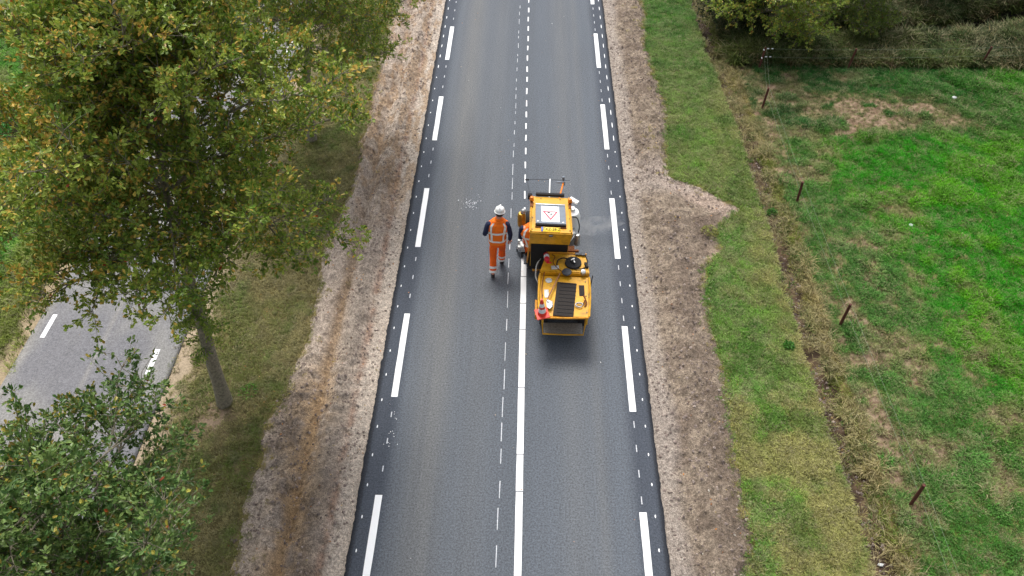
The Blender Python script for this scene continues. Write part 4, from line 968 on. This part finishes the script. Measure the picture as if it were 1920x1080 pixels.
# ------------------------------------------------------------------ people
def skin_mesh(name, V, E, Rr, root, mat, parent, sub=2):
    me = bpy.data.meshes.new(name); bm = bmesh.new(); ly = bm.verts.layers.skin.verify()
    vs = [bm.verts.new(v) for v in V]
    for a, b in E: bm.edges.new((vs[a], vs[b]))
    for i, v in enumerate(vs):
        rr_ = Rr[i]; v[ly].radius = rr_ if isinstance(rr_, tuple) else (rr_, rr_); v[ly].use_root = (i == root)
    bm.to_mesh(me); bm.free(); o = bpy.data.objects.new(name, me); C.objects.link(o)
    s = o.modifiers.new('s', 'SKIN'); s.use_smooth_shade = True; u = o.modifiers.new('u', 'SUBSURF'); u.levels = sub; u.render_levels = sub
    dg = bpy.context.evaluated_depsgraph_get(); dg.update(); m2 = bpy.data.meshes.new_from_object(o.evaluated_get(dg)); bpy.data.objects.remove(o)
    m2.name = name; m2.materials.clear(); m2.materials.append(mat); m2.polygons.foreach_set('use_smooth', [True] * len(m2.polygons))
    o = bpy.data.objects.new(name, m2); C.objects.link(o); o.parent = parent; return o
class Sk:
    def __init__(s): s.V = []; s.E = []; s.R = []
    def chain(s, start, pts):
        last = start
        for p, r in pts:
            s.V.append(Vector(p)); s.R.append(r)
            if last is not None: s.E.append((last, len(s.V) - 1))
            last = len(s.V) - 1
        return last
def person(root, J, head_up, mats, helmet=True, seed=0):
    """J: joints in metres relative to root; returns parts parented to root"""
    pel, wai, che, nck, hd = [Vector(J[k]) for k in ('pelvis', 'waist', 'chest', 'neck', 'head')]
    s = Sk(); a = s.chain(None, [(pel, (.14, .10)), (wai, (.13, .09)), (che, (.15, .10)), (nck, .055), (hd - Vector(head_up) * .03, (.075, .085)), (hd + Vector(head_up) * .07, (.07, .08))])
    for sd_ in 'LR':
        sg = -1 if sd_ == 'L' else 1
        sh_, el, wr, ft = [Vector(J[sd_ + k]) for k in ('sho', 'elb', 'wri', 'hand')]
        e = s.chain(2, [(sh_, .055), (el, .042), (wr, .03)])
        d = (ft - wr).normalized(); palm = wr + d * .07; s_ = d.cross(Vector((sg, .3, 0))).normalized(); t_ = d.cross(s_).normalized()
        p = s.chain(e, [(palm, (.032, .022))])
        for k, (o_, ln) in enumerate(((-.028, .065), (-.010, .075), (.010, .070), (.026, .055))):
            b0 = palm + t_ * o_ + d * .015; s.chain(p, [(b0, .0095), (b0 + d * ln * .6 + s_ * .012, .009), (b0 + d * ln + s_ * .035, .008)])
        s.chain(p, [(wr + d * .04 - t_ * .04, .011), (wr + d * .08 - t_ * .055 + s_ * .02, .010)])
        hp, kn, an = [Vector(J[sd_ + k]) for k in ('hip', 'kne', 'ank')]
        s.chain(0, [(hp, .08), (kn, .055), (an, .038)])
    body = skin_mesh('body', s.V, s.E, s.R, 0, M['skin'], root)
    # sweater sleeves
    for sd_ in 'LR':
        q = Sk(); sh_, el, wr = [Vector(J[sd_ + k]) for k in ('sho', 'elb', 'wri')]
        q.chain(None, [(che + (sh_ - che) * .5, .07), (sh_, .072), (sh_ + (el - sh_) * .5, .062), (el, .056), (el + (wr - el) * .5, .05), (wr, .04)])
        skin_mesh('sleeve', q.V, q.E, q.R, 0, M[mats['sleeve']], root)
    q = Sk(); q.chain(None, [(pel + Vector((0, 0, .04)), (.175, .125)), (pel - Vector((0, 0, .04)), (.165, .125))])
    for sd_ in 'LR':
        hp, kn, an = [Vector(J[sd_ + k]) for k in ('hip', 'kne', 'ank')]
        q.chain(1, [(hp - Vector((0, 0, .06)), .105), (hp + (kn - hp) * .5, .098), (kn, .082), (kn + (an - kn) * .45, .08), (an + (kn - an) * .06, .072)])
    skin_mesh('trousers', q.V, q.E, q.R, 0, M[mats['trousers']], root)
    for sd_ in 'LR':
        kn, an = Vector(J[sd_ + 'kne']), Vector(J[sd_ + 'ank']); d = (kn - an).normalized()
        for z in (.10, .20):
            c = an + d * z; g = MB(); g.cyl(c - d * .028, c + d * .028, .083, .085, 18, cap=False); g.build('reflective_band', M['reflect'], root)
        fd = Vector(J[sd_ + 'toe']); s3 = Sk(); s3.chain(None, [(an + Vector((0, 0, -.02)), (.045, .05)), (an * .0 + Vector((an.x, an.y, an.z)) + Vector((0, -.035, -.055)), (.04, .04))])
        s3.chain(0, [((an + fd) / 2 + Vector((0, 0, .0)), (.045, .038)), (fd, (.042, .03))]); skin_mesh('shoe', s3.V, s3.E, s3.R, 0, M['shoe'], root)
    # vest: lofted shell following the spine
    sp = [pel + Vector((0, 0, -.03)), pel + (wai - pel) * .6, wai + (che - wai) * .3, che, che + (nck - che) * .45, che + (nck - che) * .8, nck + (nck - che) * .02]
    rx = [.192, .188, .192, .222, .225, .155, .075]; ry = [.14, .132, .138, .142, .13, .10, .07]; nu = 40
    ax = (Vector(J['Rsho']) - Vector(J['Lsho'])); ax.z = 0; ax.normalize(); ay = Vector((-ax.y, ax.x, 0))
    def P(u, v, off=0):
        f_ = v * (len(sp) - 1); i = min(int(f_), len(sp) - 2); t = f_ - i; t2 = t * t * (3 - 2 * t) if i > 2 else t
        c = sp[i].lerp(sp[i + 1], t); a_ = rx[i] * (1 - t2) + rx[i + 1] * t2 + off; b_ = ry[i] * (1 - t2) + ry[i + 1] * t2 + off
        cs, sn = math.cos(u), math.sin(u); e_ = .8
        wr_ = .004 * math.sin(5 * u + 9 * v) + .003 * math.sin(11 * u - 14 * v)
        return c + ax * (a_ + wr_) * math.copysign(abs(cs) ** e_, cs) + ay * (b_ + wr_) * math.copysign(abs(sn) ** e_, sn)
    def patch(name, u0, u1, v0, v1, nu, nv, off, mat):
        V = []; F = []
        for j in range(nv + 1):
            for i in range(nu + 1): V.append(tuple(P(u0 + (u1 - u0) * i / nu, v0 + (v1 - v0) * j / nv, off)))
        for j in range(nv):
            for i in range(nu): k = j * (nu + 1) + i; F.append((k, k + 1, k + nu + 2, k + nu + 1))
        return npmesh(name, V, F, None, M[mat], True, root)
    patch('vest', 0, 2 * math.pi, 0, 1, 40, 30, 0, 'vest')
    for v0, v1 in ((.12, .18), (.40, .455)): patch('reflective_band', 0, 2 * math.pi, v0, v1, 40, 3, .006, 'reflect')
    for base_ in (-math.pi / 2, math.pi / 2):
        for sg in (-1, 1): patch('reflective_band', base_ + sg * .62 - .13, base_ + sg * .62 + .13, .18, .83, 4, 26, .008, 'reflect')
    g = MB(); g.lathe([(.085, -.02), (.088, .012), (.07, .03)], tuple(nck), 18); g.build('collar', M['vest'], root)
    # head details
    up = Vector(head_up).normalized(); fw = Vector(J['face']).normalized(); rt = fw.cross(up).normalized()
    rotm = Matrix((rt, fw, up)).transposed(); eu = rotm.to_euler()
    hb = hd + up * .02
    for sg in (-1, 1):
        MB().cyl(hb + rt * sg * .074 - up * .03, hb + rt * sg * .088 + up * .02, .018, .022, 10).build('ear', M['skin'], root)
        MB().cyl(hb + rt * sg * .03 + fw * .082, hb + rt * sg * .03 + fw * .090, .010, n=8).build('eye', M['shoe'], root)
    MB().cyl(hb + fw * .085 + up * .01, hb + fw * .105 - up * .03, .008, .016, 8).build('nose', M['skin'], root)
    MB().box(hb + fw * .084 - up * .06, (.05, .012, .01), .003, eu).build('mouth', M['redsign'], root)
    MB().lathe([(.070, -.055), (.088, -.02), (.093, .03), (.085, .06), (.03, .09)], tuple(hb - fw * .012), 18, eu).build('hair', M['hair'], root)
    if helmet:
        h = MB().lathe([(.115, 0), (.118, .008), (.104, .016), (.102, .05), (.09, .09), (.06, .117), (.02, .128), (0, .129)], tuple(hb + up * .03), 26, eu).build('helmet', M['white'], root)
        MB().box(hb + up * .038 + fw * .13, (.13, .07, .010), .004, eu).build('helmet_peak', M['white'], h)
        MB().box(hb + up * .155, (.03, .15, .02), .008, eu).build('helmet_ridge', M['white'], h)
wk = empty('person', (-.62, 12.34, 0)); tag(wk, 'worker in white helmet, orange vest and orange trousers walking beside the machine', 'person')
J = dict(pelvis=(0, 0, .93), waist=(.0, .02, 1.06), chest=(.01, .05, 1.27), neck=(.03, .08, 1.50), head=(.05, .11, 1.62), face=(.12, 1, -.1),
         Lsho=(-.19, .04, 1.41), Lelb=(-.275, -.05, 1.15), Lwri=(-.22, .18, 1.08), Lhand=(-.15, .30, 1.12),
         Rsho=(.21, .05, 1.41), Relb=(.285, -.02, 1.14), Rwri=(.265, .06, .90), Rhand=(.25, .10, .80),
         Lhip=(-.09, 0, .90), Lkne=(-.10, -.05, .50), Lank=(-.105, -.24, .10), Ltoe=(-.12, -.08, .03),
         Rhip=(.09, 0, .90), Rkne=(.09, .18, .52), Rank=(.075, .20, .10), Rtoe=(.09, .38, .04))
person(wk, J, (.06, .1, 1), dict(sleeve='navy', trousers='trouser'))
op = empty('person', (.10, 12.30, 0)); tag(op, 'seated operator in orange vest at the machine left side under its yellow roof', 'person')
J2 = dict(pelvis=(.08, -.03, .86), waist=(.05, -.01, .99), chest=(.0, .03, 1.2), neck=(.06, .08, 1.40), head=(.13, .13, 1.49), face=(-.3, 1, -.5),
          Lsho=(-.19, .06, 1.32), Lelb=(-.22, .02, 1.05), Lwri=(-.16, .22, .93), Lhand=(-.12, .32, .92),
          Rsho=(.2, .05, 1.33), Relb=(.26, .10, 1.08), Rwri=(.24, .33, 1.1), Rhand=(.25, .42, 1.15),
          Lhip=(-.03, .0, .84), Lkne=(-.10, .38, .86), Lank=(-.10, .42, .48), Ltoe=(-.10, .57, .42),
          Rhip=(.17, .0, .84), Rkne=(.17, .40, .86), Rank=(.17, .44, .60), Rtoe=(.17, .58, .55))
person(op, J2, (.0, .15, 1), dict(sleeve='navy', trousers='trouser'))

# ------------------------------------------------------------------ litter
def litter(px, py, s, label, seed, z0=-.05):
    x, y = G(px, py, z0); r = random.Random(seed); bm = bmesh.new(); bmesh.ops.create_icosphere(bm, subdivisions=1, radius=s)
    for v in bm.verts: v.co = Vector((v.co.x * r.uniform(.6, 1.3), v.co.y * r.uniform(.4, 1), v.co.z * r.uniform(.25, .6)))
    me = bpy.data.meshes.new('litter_scrap'); bm.to_mesh(me); bm.free(); me.materials.append(M['offwhite'])
    o = bpy.data.objects.new('litter_scrap', me); C.objects.link(o); o.location = (x, y, hh(x, y) + s * .5); tag(o, label, 'litter')
litter(1708, 421, .08, 'pale crumpled scrap in the bright pasture level with the machine roof', 1)
litter(1660, 1049, .06, 'small shiny scrap in the ditch at the bottom edge', 2)
litter(1788, 184, .09, 'pale scrap at the right end of the bare patch in the pasture', 3)
litter(1276, 146, .035, 'small white scrap on the green verge near the top', 4)
# light mist of glass beads drifting off the right side of the machine
mb_ = bmesh.new(); bmesh.ops.create_icosphere(mb_, subdivisions=3, radius=1)
for v in mb_.verts:
    k = .75 + .5 * float(vnoise(v.co.x * 1.7 + 5, v.co.y * 1.7 + v.co.z * 1.3 + 5, 9)); v.co = Vector((v.co.x * .62 * k, v.co.y * .26 * k, v.co.z * .16 * k))
me_ = bpy.data.meshes.new('spray_mist'); mb_.to_mesh(me_); mb_.free()
mm_ = bpy.data.materials.new('spray_mist'); mm_.use_nodes = True; nn_ = mm_.node_tree.nodes; ll_ = mm_.node_tree.links; nn_.remove(nn_['Principled BSDF'])
pv = nn_.new('ShaderNodeVolumePrincipled'); pv.inputs['Color'].default_value = (.95, .95, .95, 1); tcv = nn_.new('ShaderNodeTexCoord'); nz = nn_.new('ShaderNodeTexNoise'); nz.inputs['Scale'].default_value = 5; nz.inputs['Detail'].default_value = 3
ll_.new(tcv.outputs['Object'], nz.inputs['Vector']); dn = nn_.new('ShaderNodeMapRange'); ll_.new(nz.outputs[0], dn.inputs[0])
for i_, v_ in zip((1, 2, 3, 4), (.42, .75, 0, 2.2)): dn.inputs[i_].default_value = v_
ll_.new(dn.outputs[0], pv.inputs['Density']); ll_.new(pv.outputs[0], nn_['Material Output'].inputs['Volume'])
me_.materials.append(mm_); mo_ = bpy.data.objects.new('spray_mist', me_); C.objects.link(mo_); mo_.location = (1.66, 13.55, .35); mo_.rotation_euler = (0, 0, .25)
tag(mo_, 'faint white mist drifting off the right side of the machine', 'mist', kind='stuff')
# stream water
wv = MB(); pts = [(9.6, 23.5), (13.7, 24.0), (15.9, 24.9), (20, 26)]
g = MB(); up_ = [g.bm.verts.new((x, y + .22 + .02 * x, -.50)) for x, y in pts]; dn_ = [g.bm.verts.new((x, y - .22 - .01 * x, -.50)) for x, y in pts]
for i in range(3): g.bm.faces.new((dn_[i], dn_[i + 1], up_[i + 1], up_[i]))
M['water'] = simple('stream_water', '#14140f', .15, var=.1)
wo = g.build('stream', M['water'], None); tag(wo, kind='structure')
